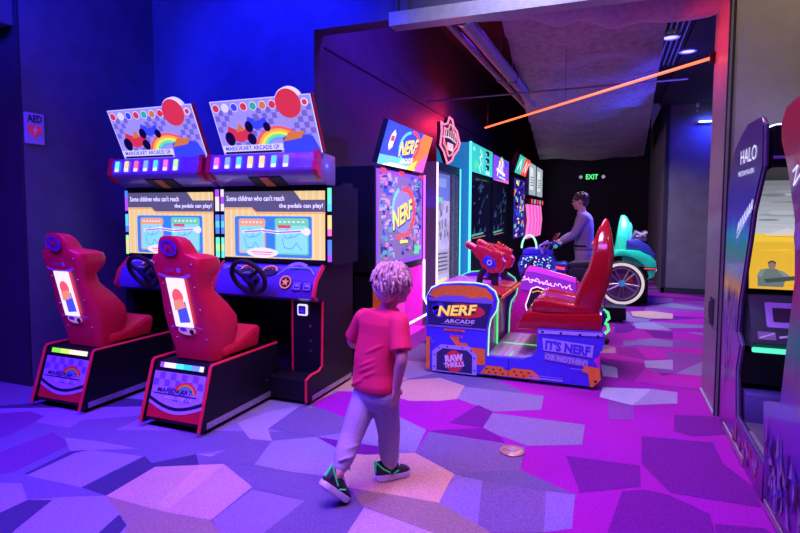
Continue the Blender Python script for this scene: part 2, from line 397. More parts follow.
b = MB().box(-4.6,4.42,0,-2.56,4.6,4.3, WALLB); struct('wall_back', b)
b = MB().box(-8,3.03,0,-4.455,3.05,4.3, WALLK); b.box(-8,2.90,2.93,-4.50,3.03,4.3, WALLB); struct('wall_left', b)
b = MB().box(-8.2,-3,0,-8,3.2,4.3, WALLK); struct('wall_left', b)
b = MB().box(-2.70,4.6,0,-2.56,15.6,4.3, WALLV); b.box(-2.56,4.6,2.985,-2.548,15.6,3.0, WALLK); struct('wall_left', b)
b = MB().box(-2.62,15.5,0,.87,15.7,4.3, WALLK); struct('wall_back', b)
b = MB().box(.87,11.1,0,3.4,15.7,3.62, WALLP); b.box(.87,11.06,0,3.4,11.1,.10, WALLK); b.box(.87,11.06,0,.93,11.1,3.62, WALLK); struct('wall_back', b)
b = MB().box(3.2,4.6,0,3.4,11.1,4.3, WALLK); struct('wall_right', b)
b = MB().box(-2.56,4.42,3.1,.74,4.6,4.3, WALLB); struct('wall_back', b)
b = MB().box(.74,4.42,0,3.6,5.05,4.3, WALLG); b.box(.728,4.40,0,.742,5.05,4.3, PILL); b.box(.72,4.405,0,.76,4.425,4.3, WALLK); struct('wall_right', b)
b = MB().box(.715,4.42,0,.729,5.05,.012, TRIMG); struct('baseboard_right', b)
b = MB(); b.box(.718,4.60,.62,.729,4.74,.82, WALLK); b.box(.705,4.70,.66,.722,4.715,.79, STEEL); b.box(.7265,4.42,.60,.7285,5.05,.603, WALLK)
struct('door_1', b)
b = MB().box(3.5,-3,0,3.6,4.42,4.3, WALLK); struct('wall_right', b)
b = MB().box(-8.2,-3,4.3,3.6,4.6,4.4, CEIL); b.box(-2.62,4.6,4.3,3.4,15.7,4.4, CEIL); struct('ceiling', b)
b = MB().box(-8.2,-3.1,0,3.6,-3,4.3, WALLK); struct('wall_front', b)
# header trim channel hung on rods
b = MB().box(-1.76,4.26,3.0,.74,4.29,3.1, TRIMG); b.box(-1.76,4.26,2.99,.74,4.41,3.0, TRIMG); struct('trim_1', b)
for i, x in enumerate((-1.70,)):
    b = MB().tube([(x,4.33,3.0),(x,4.33,4.3)], .012, WALLK); b.box(x-.03,4.30,3.0,x+.03,4.36,3.05, STEEL); solo('hanger_rod', b, 'dark hanger rod holding the free end of the pale ceiling channel', 'rod')
# corridor ceiling: sloping sprayed underside
sl = MB(); NX, NY = 14, 40; vs = []
rn = random.Random(5)
for j in range(NY+1):
    t = j/NY; Y = 5.25+t*(14.2-5.25); xl = -1.06+t*(-1.75+1.06); xr = .43+t*(.67-.43); z = 3.34+t*(2.80-3.34)
    for i in range(NX+1):
        s = i/NX; vs.append((xl+(xr-xl)*s, Y, z+.03*math.sin(j*1.7+math.sin(i*.8))+.02*math.sin(i*.7+j*.3)+rn.uniform(-.006,.006)+.05*abs(2*s-1)**4))
fs = [(j*(NX+1)+i, (j+1)*(NX+1)+i, (j+1)*(NX+1)+i+1, j*(NX+1)+i+1) for j in range(NY) for i in range(NX)]
sl.add(vs, fs, LAG, True)
for j in range(NY):   # side faces up to the deck
    for i in (0, NX):
        a, c = vs[j*(NX+1)+i], vs[(j+1)*(NX+1)+i]
        sl.add([a, c, (c[0],c[1],4.3), (a[0],a[1],4.3)], [(0,1,2,3)], LAG)
e = [vs[i] for i in range(NX+1)]; sl.add(e+[(p[0],p[1],4.3) for p in e], [(i,i+1,NX+2+i,NX+1+i) for i in range(NX)], LAG)
e = [vs[NY*(NX+1)+i] for i in range(NX+1)]; sl.add(e+[(p[0],p[1],4.3) for p in e], [(i,i+1,NX+2+i,NX+1+i) for i in range(NX)], LAG)
struct('ceiling', sl)
# wrapped duct crossing behind the header
du = MB(); rings = []
for k in range(25):
    t = k/24; X = -1.2+t*1.95; zb = 3.19-.20*math.sin(min(1,t*1.0)*PI*.62)**1.5-.02*math.sin(t*23)
    zc = zb+.28; rings.append([(X, 4.93+.26*math.cos(a)*(1+.04*math.sin(5*a+k)), zc+.28*math.sin(a)*(1+.05*math.sin(3*a+k*1.3))) for a in [2*PI*q/24 for q in range(24)]])
du.loft(rings, WRAP); solo('wrapped_duct', du, 'pale insulation wrapped duct sagging below the ceiling beside the grey pillar', 'duct')
PIPE = mat('dusty painted pipe', (.30,.28,.34), .6, .2, nscale=40, noise=.25)
for a, c, r, lab in (((-1.30,4.75,3.2),(-1.20,9.6,3.2),.072,'thick grey ceiling pipe running down the corridor'), ((-1.46,4.75,3.2),(-1.36,9.6,3.2),.036,'thinner grey ceiling pipe beside the thick one')):
    b = MB().tube([a,tuple((p+q)/2 for p,q in zip(a,c)),c], r, PIPE, 14); root = solo('ceiling_pipe', b, lab, 'pipe', group='corridor ceiling pipes')
    for yy in (4.85, 7.2):
        h = MB(); xx = a[0]+(c[0]-a[0])*(yy-a[1])/(c[1]-a[1]); h.lathe([(r,yy-.03),(r+.014,yy-.03),(r+.014,yy+.03),(r,yy+.03)], (xx,0,3.2), 'y', 14, STEEL); h.tube([(xx,yy,3.2+r),(xx,yy,4.3)], .008, STEEL)
        part('pipe_clamp', h, root)
b = MB().tube([(-2.48,7.4,3.02),(.8,7.4,3.06)], .012, PIPE); solo('conduit', b, 'thin conduit crossing the corridor ceiling below the sprayed slope', 'conduit')
b = MB().box(.75,5.05,3.42,3.2,11.1,3.5, CEIL)
b.box(.50,5.3,3.46,.76,11.1,3.52, CEIL); struct('ceiling', b)
for k in range(4):
    b = MB().box(.52+k*.055,5.6,3.43,.535+k*.055,8.2,3.46, PIPE); solo('ceiling_track', b, 'thin grey ceiling track rail near the pillar, one of four alike', 'rail', group='ceiling track rails')
# recessed lights
for (x,y,lab) in ((.55,6.85,'round recessed ceiling light nearer the sloping ceiling'),(.80,7.5,'round recessed ceiling light nearer the grey pillar')):
    t = thing('recessed_light', lab, 'light', (x,y,3.40), group='recessed corridor lights')
    part('rim', MB().lathe([(.075,.0),(.1,.0),(.1,.02),(.075,.02)], n=24, m=TRIMG), t)
    part('lens', MB().cyl((0,0,0), .075, .006, .016, m=lit('lamp lens', (.95,.85,1), .9)), t)
# smoke sensors
b = MB().ball((1.36,11.03,3.38),.03,.03,.05,WHITE); b.ball((1.36,11.03,3.28),.02,.03,.02,WHITE); solo('wall_sensor', b, 'small white sensor high on the dark panel wall', 'sensor')
# blue LED bar on the panel wall
t = thing('blue_wall_lamp', 'slim blue white light bar glowing on the dark panel wall', 'lamp', (1.62,11.06,3.07))
part('lamp_housing', MB().box(-.24,-.03,-.03,.24,.04,.0, DARK), t); part('lamp_tube', MB().box(-.23,-.045,.0,.23,-.005,.028, lit('blue bar', (.35,.5,1), 6)), t)
# red LED bar across the corridor
t = thing('red_light_bar', 'long orange red neon tube slanting across the corridor below the ceiling', 'light', (0,0,0))
A_, B_ = Vector((.70,5.02,2.69)), Vector((-1.75,7.91,2.69))
part('tube', MB().tube([A_, (A_+B_)/2, B_], .013, lit('red bar', (1,.16,.055), 2.0), 8), t)
part('end_cap', MB().box(.69,4.99,2.65,.728,5.05,2.73, DARK), t)
w = MB()
for q in (.5,.98):
    p = A_.lerp(B_, q); w.tube([p, (p.x,p.y,4.3)], .003, DARK, 5)
    part('hanging_wire', w, t); w = MB()
t = thing('red_wall_light', 'short red light bar on the corridor wall behind the pink neon emblem', 'light', (-2.50,8.62,2.84))
part('tube', MB().tube([(0,-.22,0),(0,.22,0)], .02, lit('red wall bar', (1,.03,.04), 45), 8), t); part('bracket', MB().box(-.06,-.32,-.02,-.01,.32,.02, DARK), t)
# exit sign
t = thing('exit_sign', 'small green lit EXIT sign hanging at the dark corridor end', 'sign', (-.52,15.3,2.42))
part('sign_box', MB().box(-.20,-.03,-.11,.20,.03,.11, DARK, .01), t)
b = MB(); a = Art(b, (0,-.032,0), (1,0,0), (0,0,1)); a.text('EXIT', 0, 0, .30, .13, lit('exit green', (.1,1,.25), 1.3), .002, bold=.02); part('lettering', b, t, label='green EXIT lettering')
part('mount_arm', MB().tube([(0,0,.11),(0,0,.5)], .012, DARK), t)
for s in (-1,1): part('side_lamp', MB().ball((s*.28,0,0),.045,.04,.045, lit('exit side lamp',(.5,.5,.7),.6)).tube([(s*.19,0,0),(s*.26,0,0)],.012,DARK), t)
# AED sign on the left wall
t = thing('aed_sign', 'square AED sign with red heart on the dark wall', 'sign', (-4.45,3.135,2.13))
b = MB(); b.box(.0,-.08,-.125,.012,.08,.125, LAV); part('sign_plate', b, t)
b = MB(); a = Art(b, (.012,0,0), (0,-1,0), (0,0,1)); a.ux = Vector((0,1,0)); a.n = Vector((1,0,0))
a.text('AED', 0, .08, .12, .06, INK, .003, bold=.02)
hp = [(0.062*math.sin(q)**3, (13*math.cos(q)-5*math.cos(2*q)-2*math.cos(3*q)-math.cos(4*q))*.0039-.02) for q in [2*PI*k/28 for k in range(28)]]
a.poly(hp, mat('sign red', (.8,.03,.1), .5, emit=.25, ecol=(.8,.02,.08)), .002); a.poly([(.012,.03),(-.018,-.025),(-.002,-.022),(-.012,-.06),(.022,-.005),(.004,-.008)], WHITE, .004)
part('print', b, t)
# round floor cap
b = MB().lathe([(0,0.008),(.065,.008),(.075,.003),(.078,.0)], n=28, m=mat('worn brass', (.45,.30,.2), .45, .4, noise=.3)); b.lathe([(0,.012),(.03,.012),(.032,.008)], n=20, m=ALU)
gx_, gy_ = -.53, 3.265
solo('floor_outlet_cover', b, 'small round tan floor outlet cover set in the carpet', 'cover', loc=(gx_,gy_,.008))
# ------------------------------------------------------------------ kart racing cabinets
RAIN = [lit('rb red',(1,.12,.1),.9), lit('rb orange',(1,.5,.05),.9), lit('rb yellow',(1,.9,.1),.9), lit('rb green',(.15,.9,.25),.9), lit('rb blue',(.15,.4,1),.9)]
HDR = lit('header lavender',(.50,.44,.95),.62); HDR2 = lit('header violet',(.30,.24,.75),.5); HDRW = lit('header pale',(.85,.8,1),.8); HRED = lit('header red',(1,.05,.08),.62); HBLU = lit('header blue',(.06,.10,.95),.6); HINK = mat('header ink',(.02,.015,.06),.5); HORG = lit('header orange',(1,.3,.05),.6); HGRN = lit('header green',(.05,.8,.4),.5)
PEARL = mat('pearl violet plastic', (.30,.22,.60), .3, coat=.4); DASHB = mat('blue violet dash', (.10,.06,.42), .3, coat=.4)
SCR = dict(y=lit('scr yellow',(.95,.72,.18),.85), b=lit('scr blue',(.05,.28,.75),.8), c=lit('scr cyan',(.30,.85,.92),.85), g=lit('scr green',(.2,.8,.3),.8), o=lit('scr orange',(.95,.5,.15),.8), k=lit('scr grey',(.12,.11,.16),.8), w=lit('scr white',(.95,.92,1),.9), p=lit('scr violet',(.35,.2,.75),.9), r=lit('scr red',(.85,.1,.12),.8), t=lit('scr tan',(.95,.80,.45),.85), l=lit('scr line',(.1,.5,.7),.8))
LEDC = [lit('led c%d' % i, c, 1.05) for i, c in enumerate(((.15,.95,.5),(1,.75,.2),(1,.15,.3),(.25,.45,1),(.12,.7,.9),(1,.18,.45),(.5,1,.25),(.85,.8,1),(.45,.08,1),(.1,.25,1)))]
def kart(cx, leds, strip, side, label, group='kart racing cabinets'):
    t = thing('racing_arcade_cabinet', label, 'arcade machine', (cx,2.73,0), group=group)
    # seat base
    b = MB(); prof = [(0.02,.05),(.13,.42),(.86,.41),(.86,.05)]
    b.prism(prof, 'x', -.235, .235, BLACK); sp = [(-.005,.035),(.12,.43),(.87,.42),(.87,.03),(.03,.03)]
    for s in (-1,1): b.prism(sp, 'x', s*.235, s*.258, BLACK)
    base = part('seat_base', b, t)
    tr = MB()
    for s in (-1,1): tr.cut(); tr.tube([(s*.2465,-.012,.03),(s*.2465,.112,.425),(s*.2465,.125,.438),(s*.2465,.87,.427)], .0115, REDT, 6)
    part('edge_trim', tr, base, label='red edge trim')
    k = MB(); k.prism([(.05,.035),(.05,.075),(.86,.075),(.86,.035)], 'x', .258, .263, ALU)
    for y in (.12,.45,.8): k.cyl((.263,y,.055), .008, 0, .004, 'x', 8, STEEL)
    part('kick_strip', k, base)
    k = MB()
    for y, z in ((.72,.17),(.80,.19),(.82,.10)): k.cut(); k.cyl((.258,y,z), .007, 0, .006, 'x', 8, STEEL)
    part('bolt', k, base)
    for s in (-1,1):
        for y in (.1,.75): part('foot', MB().cyl((s*.19,y,0), .022, 0, .05, n=12, m=DARK), base)
    uy = Vector((0,.11,.37)).normalized(); o = Vector((0,.02,.05))
    b = MB(); a = Art(b, o, (1,0,0), uy)
    a.rect(-.225,.02,.225,.17, RED, .004); 
    cur = [(-.225+.45*i/12, .135-.055*math.sin(PI*i/12)) for i in range(13)]
    a.poly([(p[0],p[1]-.022) for p in cur]+[(.225,.33),(-.225,.33)], LAV, .006); a.poly(cur+[(.225,.33),(-.225,.33)], INK, .007)
    a.poly([(p[0]*.97,p[1]+.022) for p in cur]+[(.218,.325),(-.218,.325)], LAV, .008)
    for i in range(9):
        for j in range(4):
            if (i+j) % 2 == 0 and (j > 1 or 2 < i < 7): a.rect(-.215+i*.047,.14+j*.045,-.215+(i+1)*.047,.14+(j+1)*.045, LAVD, .009)
    for i in range(5): a.arc(.07,.195,.085-i*.011,.096-i*.011,8,172,[REDT,ORANGE,YEL,GRNP,SKYP][i],.010, 10, .8)
    a.text('MARIOKART', -.02, .205, .30, .032, INK, .011, .25); a.rect(-.20,.178,.17,.184, INK, .011); a.text('ARCADE GP DX', .02, .162, .24, .02, WHITE, .011, .25)
    part('rear_panel', b, base)
    b = MB(); a = Art(b, o, (1,0,0), uy); a.rect(-.21,.345,.21,.395, DARK, .004)
    n = len(strip)
    for i, c in enumerate(strip): a.rect(-.185+.37*i/n,.352,-.185+.37*(i+1)/n,.386, c, .008)
    part('light_strip', b, base, label='glowing colour light strip')
    # seat
    seat = MB(); rear = lambda z: .22-.25*(z-.47)
    secs = [(.43,.36,.20),(.50,.38,.26),(.62,.43,.32),(.72,.445,.32),(.82,.41,.25),(.92,.36,.16),(.99,.36,.15),(1.05,.42,.22),(1.10,.43,.25),(1.145,.42,.245),(1.165,.36,.20),(1.18,.26,.13),(1.22,.235,.12),(1.26,.20,.11),(1.285,.15,.09),(1.295,.08,.05)]
    seat.loft([rring(0, rear(z)+d/2, z, w, d, .28, 5) for z, w, d in secs], REDV)
    st = part('seat_back', seat, t)
    uy2 = Vector((0,-.25,1)).normalized(); o2 = Vector((0,.22,.47))
    b = MB(); a = Art(b, o2, (1,0,0), uy2)
    a.disc(0,.775,.072,.058, BLUEP, .012); a.arc(0,.775,.060,.068,0,360,LAVD,.014,28,.8); a.arc(0,.775,.044,.050,0,360,REDT,.014,24,.8); a.text('M',0,.775,.055,.05,REDT,.015,bold=.03)
    part('headrest_emblem', b, st)
    b = MB(); a = Art(b, o2, (1,0,0), uy2); cu = [(-.13+.26*i/10,.60-.03*math.sin(PI*i/10)) for i in range(11)]
    a.poly(cu+[(p[0]*1.02,p[1]-.018) for p in cu[::-1]], LAV, .012)
    a.rect(.03,.605,.06,.635,LAV,.012); a.text('DX',-.025,.62,.08,.022,LAVD,.012,.2)
    b.cut(); cu = [(-.12+.26*i/10,.205+.02*math.sin(PI*i/10)-.0*i) for i in range(11)]; a.line(cu,.010,LAV,.012)
    a.disc(.01,.185,.075,.034,lit('pink decal',(.9,.4,.65),.35),.013); a.disc(-.02,.19,.03,.016,LAVD,.014); a.disc(.05,.175,.02,.02,INK,.014)
    part('seat_decal', b, st)
    b = MB(); a = Art(b, o2, (1,0,0), uy2); a.rrect(-.078,.21,.078,.565,.008,lit('panel white',(.95,.88,.95),1.0),.014)
    a.disc(-.005,.43,.046,.06,lit('panel red',(1,.12,.10),.85),.016); a.poly([(-.03,.24),(.06,.25),(.05,.40),(-.03,.38)],lit('panel blue',(.08,.1,.85),.8),.017); a.poly([(-.05,.33),(.05,.36),(.03,.42),(-.05,.40)],lit('panel orange',(1,.35,.15),.8),.018)
    part('lit_picture', b, st, label='white backlit picture panel with red and blue colour fields')
    b = MB()
    for x,z in ((-.16,.66),(.15,.66),(-.12,.52),(.14,.5),(-.12,.3),(.15,.34),(-.1,.12),(.15,.12)): 
        p = o2+uy2*z; b.cut(); b.ball((x,p.y-.002,p.z),.006,m=STEEL,u=8,w=6)
    part('rivet', b, st)
    cs = MB().prism([(.30,.44),(.30,.52),(.48,.53),(.66,.60),(.72,.595),(.735,.56),(.70,.44)], 'x', -.20, .20, REDV, .022)
    part('seat_cushion', cs, t)
    # pod
    b = MB(); side_p = [(.74,.03),(.74,.195),(.80,.215),(.93,.215),(.985,.25),(1.0,.765),(.88,.79),(.86,.81),(.90,.92),(1.05,1.06),(1.05,1.64),(1.18,1.66),(1.5,1.7),(1.5,.03)]
    b.box(-.36,.76,.03,.58,1.5,.185, BLACK); b.box(.33,.97,.185,.58,1.5,.76, BLACK); b.box(-.36,.97,.185,-.28,1.5,.76, BLACK); b.box(-.36,1.36,.03,.58,1.5,1.7, BLACK)
    for x0, x1 in ((-.365,-.34),(.58,.605)): b.prism(side_p, 'x', x0, x1, BLACK)
    pod = part('monitor_pod', b, t)
    tr = MB()
    for x in (-.353,.5925): tr.cut(); tr.tube([(x,.735,.03),(x,.735,.20),(x,.80,.222),(x,.92,.222),(x,.975,.25),(x,.992,.765)], .011, REDT, 6); tr.cut(); tr.tube([(x,.88,.785),(x,.852,.81),(x,.893,.93),(x,1.05,1.07)], .02, REDT, 6)
    tr.cut(); tr.tube([(.335,.965,.19),(.335,.965,.76)], .009, REDT, 6); part('edge_trim', tr, pod, label='red edge trim')
    k = MB(); k.prism([(.80,.03),(.80,.065),(1.46,.065),(1.46,.03)], 'x', .605, .61, ALU); part('kick_strip', k, pod)
    b = MB().box(.385,.955,.64,.475,.97,.73, lit('reader rim',(.7,.6,1),1.2), .012); a = Art(b,(.43,.955,.685),(1,0,0),(0,0,1)); a.rrect(-.032,-.032,.032,.032,.006,DBLUE,.003); a.rect(-.02,-.016,.02,.02,SKYP,.005); a.rect(.008,-.02,.022,-.005,GREYP,.006)
    part('card_reader', b, pod, label='card reader with white lit rim')
    b = MB()
    for z in (.56,.44,.36): b.cut(); b.cyl((.50,.968,z), .012, -.006, .0, 'y', 12, STEEL)
    part('lock', b, pod)
    # dash
    b = MB().prism([(1.2,1.07),(1.05,1.055),(.98,1.02),(.90,.94),(.865,.85),(.87,.79),(.93,.76),(1.2,.76)], 'x', -.34, .58, DASHB)
    n = 8; dash = part('dashboard', b, t)
    b = MB(); f0 = Vector((0,.90,.94)); u3 = (Vector((0,.98,1.02))-Vector((0,.90,.94))).normalized(); a = Art(b, f0, (1,0,0), u3)
    u4 = (Vector((0,.90,.94))-Vector((0,.865,.85))).normalized(); a2 = Art(b, Vector((0,.865,.85)), (1,0,0), u4)
    for x in (-.06,.15): a.disc(x,.055,.07,.05,INK,.012); a.arc(x,.055,.055,.07,0,180,HORG,.014,14,.75); a.arc(x,.055,.03,.035,20,160,HRED,.015,10,.8)
    a2.disc(.33,.06,.055,.055,INK,.012); a2.arc(.33,.06,.043,.053,0,360,HORG,.014); a2.poly([((.036 if k%2==0 else .015)*math.sin(PI*k/5)+.33,(.036 if k%2==0 else .015)*math.cos(PI*k/5)+.06) for k in range(10)],HORG,.015)
    a2.arc(.42,.06,.14,.165,60,130,LAV,.012,10)
    for x0 in (.40,.49): a2.rrect(x0,.0,x0+.075,.07,.006,DBLUE,.012); a2.line([(x0+.01,.01),(x0+.065,.01),(x0+.065,.06),(x0+.01,.06)],.006,LAV,.014,True); a2.rect(x0+.02,.03,x0+.055,.05,LAV,.014)
    a.line([(-.3,.06),(-.2,.1),(-.12,.08)],.012,LAV,.012); a.line([(.24,.02),(.3,.1),(.5,.1),(.56,.04)],.01,LAV,.012)
    part('dash_trim', b, dash)
    # wheel
    w = MB(); wc = Vector((.07,.76,.95)); tl = Matrix.Rotation(R(-62), 4, 'X')
    w.M = Matrix.Translation(wc) @ tl
    w.tube([(.145*math.cos(2*PI*k/28), .145*math.sin(2*PI*k/28), 0) for k in range(28)], .019, RUBBER, 8, True)
    for q in (90,210,330): w.tube([(.03*math.cos(R(q)),.03*math.sin(R(q)),-.01),(.14*math.cos(R(q)),.14*math.sin(R(q)),0)], [.022,.013], DARK, 8)
    w.lathe([(0,.02),(.04,.02),(.05,.005),(.05,-.02),(0,-.02)], n=20, m=DBLUE); w.lathe([(0,.025),(.02,.025),(.022,.018)], n=14, m=STEEL)
    wh = part('steering_wheel', w, t)
    part('steering_column', MB().tube([tuple(wc), (.035,.95,.90)], .035, DARK, 12), wh)
    # screen with frame
    b = MB(); b.box(-.345,.99,1.05,.62,1.10,1.67, BLACK); b.box(.60,1.0,1.04,.672,1.46,1.655, BLACK); b.box(-.362,1.0,1.04,-.33,1.46,1.70, BLACK); part('screen_frame', b, t)
    b = MB(); a = Art(b, (.145,.989,1.35), (1,0,0), (0,0,1)); X0, X1, Z0, Z1 = -.475,.475,-.27,.27
    a.rect(X0,Z0,X1,Z1,SCR['y'],.001)
    for i in range(16): a.rect(X0+.0+i*.06,Z0,X0+.012+i*.06,Z1,SCR['t'],.0015)
    a.poly([(X0,.27),(.20,.27),(.26,.20),(X1,.20),(X1,.105),(-.16,.105),(-.20,.14),(X0,.14)],SCR['k'],.003); a.line([(X0,.13),(-.20,.13),(-.15,.095),(X1,.095)],.012,SCR['o'],.0035)
    a.text("Some children who can't reach",-.17,.215,.56,.045,SCR['w'],.005,bold=.02); a.text('the pedals can play!',.26,.150,.40,.045,SCR['w'],.005,bold=.02)
    a.rrect(-.37,Z0+.01,.36,.07,.02,SCR['b'],.004)
    for (x0,x1,c,top) in ((-.33,-.07,'o',.05),(.02,.33,'g',.055)): a.rrect(x0,-.235,x1,top,.02,SCR[c],.005); a.rrect(x0+.015,-.22,x1-.015,top-.06,.015,SCR['c'],.006); a.text('- - - - - -',(x0+x1)/2,top-.03,(x1-x0)*.75,.012,SCR['w'],.006,bold=.03)
    for dx, s in ((-.27,.8),(.09,1.0)):   # seat-and-pedal line drawing
        a.line([(dx,-.10),(dx+.02*s,-.18),(dx+.09*s,-.19),(dx+.13*s,-.14),(dx+.18*s,-.20)],.008,SCR['l'],.008); a.arc(dx+.05,-.07,.03,.038,0,360,SCR['l'],.008,14); a.line([(dx+.07,-.10),(dx+.12,-.09),(dx+.16,-.06)],.008,SCR['l'],.008)
    a.rect(.05,-.025,.17,.0,SCR['r'],.007); a.disc(.315,-.05,.035,.03,SCR['w'],.008); a.disc(-.04,-.02,.035,.035,SCR['b'],.008); a.line([(-.28,-.06),(-.1,-.045),(.05,-.06),(.27,-.045)],.025,SCR['w'],.009); a.line([(-.27,-.06),(-.1,-.047),(.05,-.06),(.26,-.047)],.012,SCR['p'],.010)
    a.disc(-.10,-.225,.15,.04,SCR['w'],.009); a.line([(-.2,-.22),(0,-.222)],.008,SCR['r'],.010); a.line([(-.18,-.238),(-.02,-.238)],.006,SCR['r'],.010)
    part('screen', b, t)
    for (x0, cs) in ((-.363,side[0]),(.645,side[1])):
        for i, (z0,z1) in enumerate(((1.46,1.64),(1.27,1.43),(1.07,1.24))):
            b = MB(); h = (z1-z0)/3
            for q in range(3): b.box(x0,.982,z0+q*h,x0+.026,1.0,z0+(q+1)*h, LEDC[cs[i][q]])
            part('side_light', b, t, label='narrow colour changing light beside the screen')
    # canopy
    b = MB(); cx0, cx1 = -.378, .645
    b.prism([(.85,1.91),(.825,1.772),(.86,1.735),(1.0,1.66),(1.12,1.66),(1.12,1.89)], 'x', cx0, cx1, PEARL, .012)
    can = part('canopy', b, t)
    b = MB(); b.prism([(.875,1.738),(.865,1.722),(.99,1.655),(1.01,1.66)], 'x', .0, .30, DARK); b.prism([(.868,1.724),(.864,1.714),(.97,1.658),(.98,1.66)], 'x', .11, .19, ORANGE); part('sensor_bar', b, can)
    b = MB()
    for x0, x1 in ((cx0-.001,cx0+.04),(cx1-.04,cx1+.001)): b.cut(); b.prism([(.845,1.918),(.815,1.768),(.85,1.728),(.90,1.70),(.88,1.78),(.905,1.918)], 'x', x0, x1, REDT)
    part('canopy_end', b, can, label='red end cheek')
    fo = Vector((0,.825,1.772)); fu = (Vector((0,.85,1.91))-fo).normalized()
    for i, c in enumerate(leds):
        b = MB(); a = Art(b, fo, (1,0,0), fu); x = -.275+i*.108; a.rrect(x-.024,.022,x+.024,.115,.006,LEDC[c],.008); a.rect(x-.022,.022,x+.022,.05,LEDC[7],.009); part('lamp', b, can)
    b = MB(); a = Art(b, fo, (1,0,0), fu); a.line([(.46,.02),(.61,.02),(.61,.125),(.46,.125)],.004,LAV,.008,True); part('panel_line', b, can)
    # header sign
    p0, p1 = Vector((.22,.88,1.90)), Vector((.22,.70,2.295)); hu = (p1-p0).normalized(); L = (p1-p0).length
    b = MB(); hn = Vector((1,0,0)).cross(hu)
    q = [p0+Vector((sx*.445,0,0))+hu*v for sx, v in ((-1,0),(1,0),(1,L),(-1,L))]
    b.add([tuple(v) for v in q]+[tuple(v-hn*.035) for v in q], [(0,1,2,3),(7,6,5,4),(0,4,5,1),(1,5,6,2),(2,6,7,3),(3,7,4,0)], DBLUE)
    lob = [p0+Vector((.25+.115*math.cos(R(w)),0,0))+hu*(L-.055+.115*math.sin(R(w))) for w in range(0,181,15)]
    b.add([tuple(v+hn*.001) for v in lob]+[tuple(v-hn*.035) for v in lob], [tuple(range(13)),tuple(range(13,26))[::-1]]+[(i,13+i,14+i,i+1) for i in range(12)], HDRW)
    a = Art(b, p0, (1,0,0), hu); a.rect(-.445,0,.445,L,HDRW,.001); a.rect(-.438,.006,.438,L-.006,HDR,.002)
    for i in range(20):
        for j in range(9):
            if (i+j) % 2 == 0 and (i*7+j*3) % 5 > 1: a.rect(-.43+i*.043,.02+j*.043,-.43+(i+1)*.043,min(L-.01,.02+(j+1)*.043),HDR2,.003)
    for i, c in enumerate((HRED,HDRW,HBLU,HRED,HGRN,HORG,HRED)): a.disc(-.40+i*.085,L-.055,.034,.034,HDRW,.004); a.disc(-.40+i*.085,L-.055,.028,.028,c,.005)
    a.disc(.385,L-.055,.03,.03,HDRW,.004); a.disc(.385,L-.055,.02,.02,HRED,.005)
    # rainbow road, two plain karts
    for i in range(5): a.arc(.10,.03,.20-i*.024,.224-i*.024,18,165,RAIN[i],.006,14,.85)
    for (x,y,s,c,c2) in ((-.24,.17,1.0,HRED,HORG),(-.06,.25,.8,HBLU,HDR2)):
        a.poly([(x-.13*s,y-.02*s),(x-.02*s,y-.06*s),(x+.13*s,y-.03*s),(x+.10*s,y+.05*s),(x,y+.03*s),(x-.09*s,y+.07*s)],c,.007); a.disc(x-.10*s,y-.03*s,.045*s,.055*s,HINK,.008); a.disc(x+.10*s,y-.04*s,.04*s,.045*s,HINK,.008); a.poly([(x-.03*s,y+.02*s),(x+.06*s,y+.03*s),(x+.02*s,y+.09*s)],c2,.008)
    a.rect(-.44,.03,.12,.085,HDRW,.008); a.text('MARIOKART ARCADE GP',-.16,.062,.50,.035,HBLU,.009,bold=.02); a.rect(-.42,.018,.10,.036,HINK,.009); a.text('DX',.20,.06,.13,.075,HDRW,.010,.15,bold=.04); a.rect(-.44,.0,.44,.014,HDRW,.009)
    a.disc(.25,L-.055,.107,.107,HRED,.010); a.poly([(.12,.0),(.14,.13),(.24,.17),(.40,.13),(.44,.02),(.44,0)],HBLU,.012); a.poly([(.14,.10),(.20,.17),(.34,.17),(.30,.12)],HORG,.013)
    sg = part('header_sign', b, t)
    tr = MB(); 
    for v in (q[1],): tr.tube([tuple(v-hn*.02),tuple(q[2]-hn*.02)],.014,REDT,6)
    part('edge_trim', tr, sg)
    return t
G_, Y_, P_, B_2, C_, K_, S_, W_, V_, U_ = range(10)
wh_ = lit('strip white',(.9,.8,1),1.1)
kart(-3.75, [0,1,2,3,4,5,6], [lit('strip green',(.25,.9,.03),1.0)]*2+[lit('strip lime',(.6,1,.08),1.0)]*2+[lit('strip cream',(1,.95,.35),1.0)]*4, (((8,8,9),(9,4,4),(6,1,6)),((7,7,8),(9,4,9),(0,6,0))), 'red seated racing cabinet with yellow green strip under its seat, beside the AED wall')
kart(-2.685, [5,3,4,1,1,4,3], [lit('strip violet',(.4,.1,.8),.8)]*1+[wh_]*3+[lit('strip mint',(.1,.9,.55),1.0)]*2+[lit('strip teal',(.03,.65,.8),1.0)]*2+[lit('strip sky',(.15,.35,1),1.0)]*2+[wh_], (((7,8,7),(9,4,9),(0,6,0)),((4,0,0),(5,1,1),(8,9,9))), 'red seated racing cabinet nearer the boy, white and teal strip under its seat')
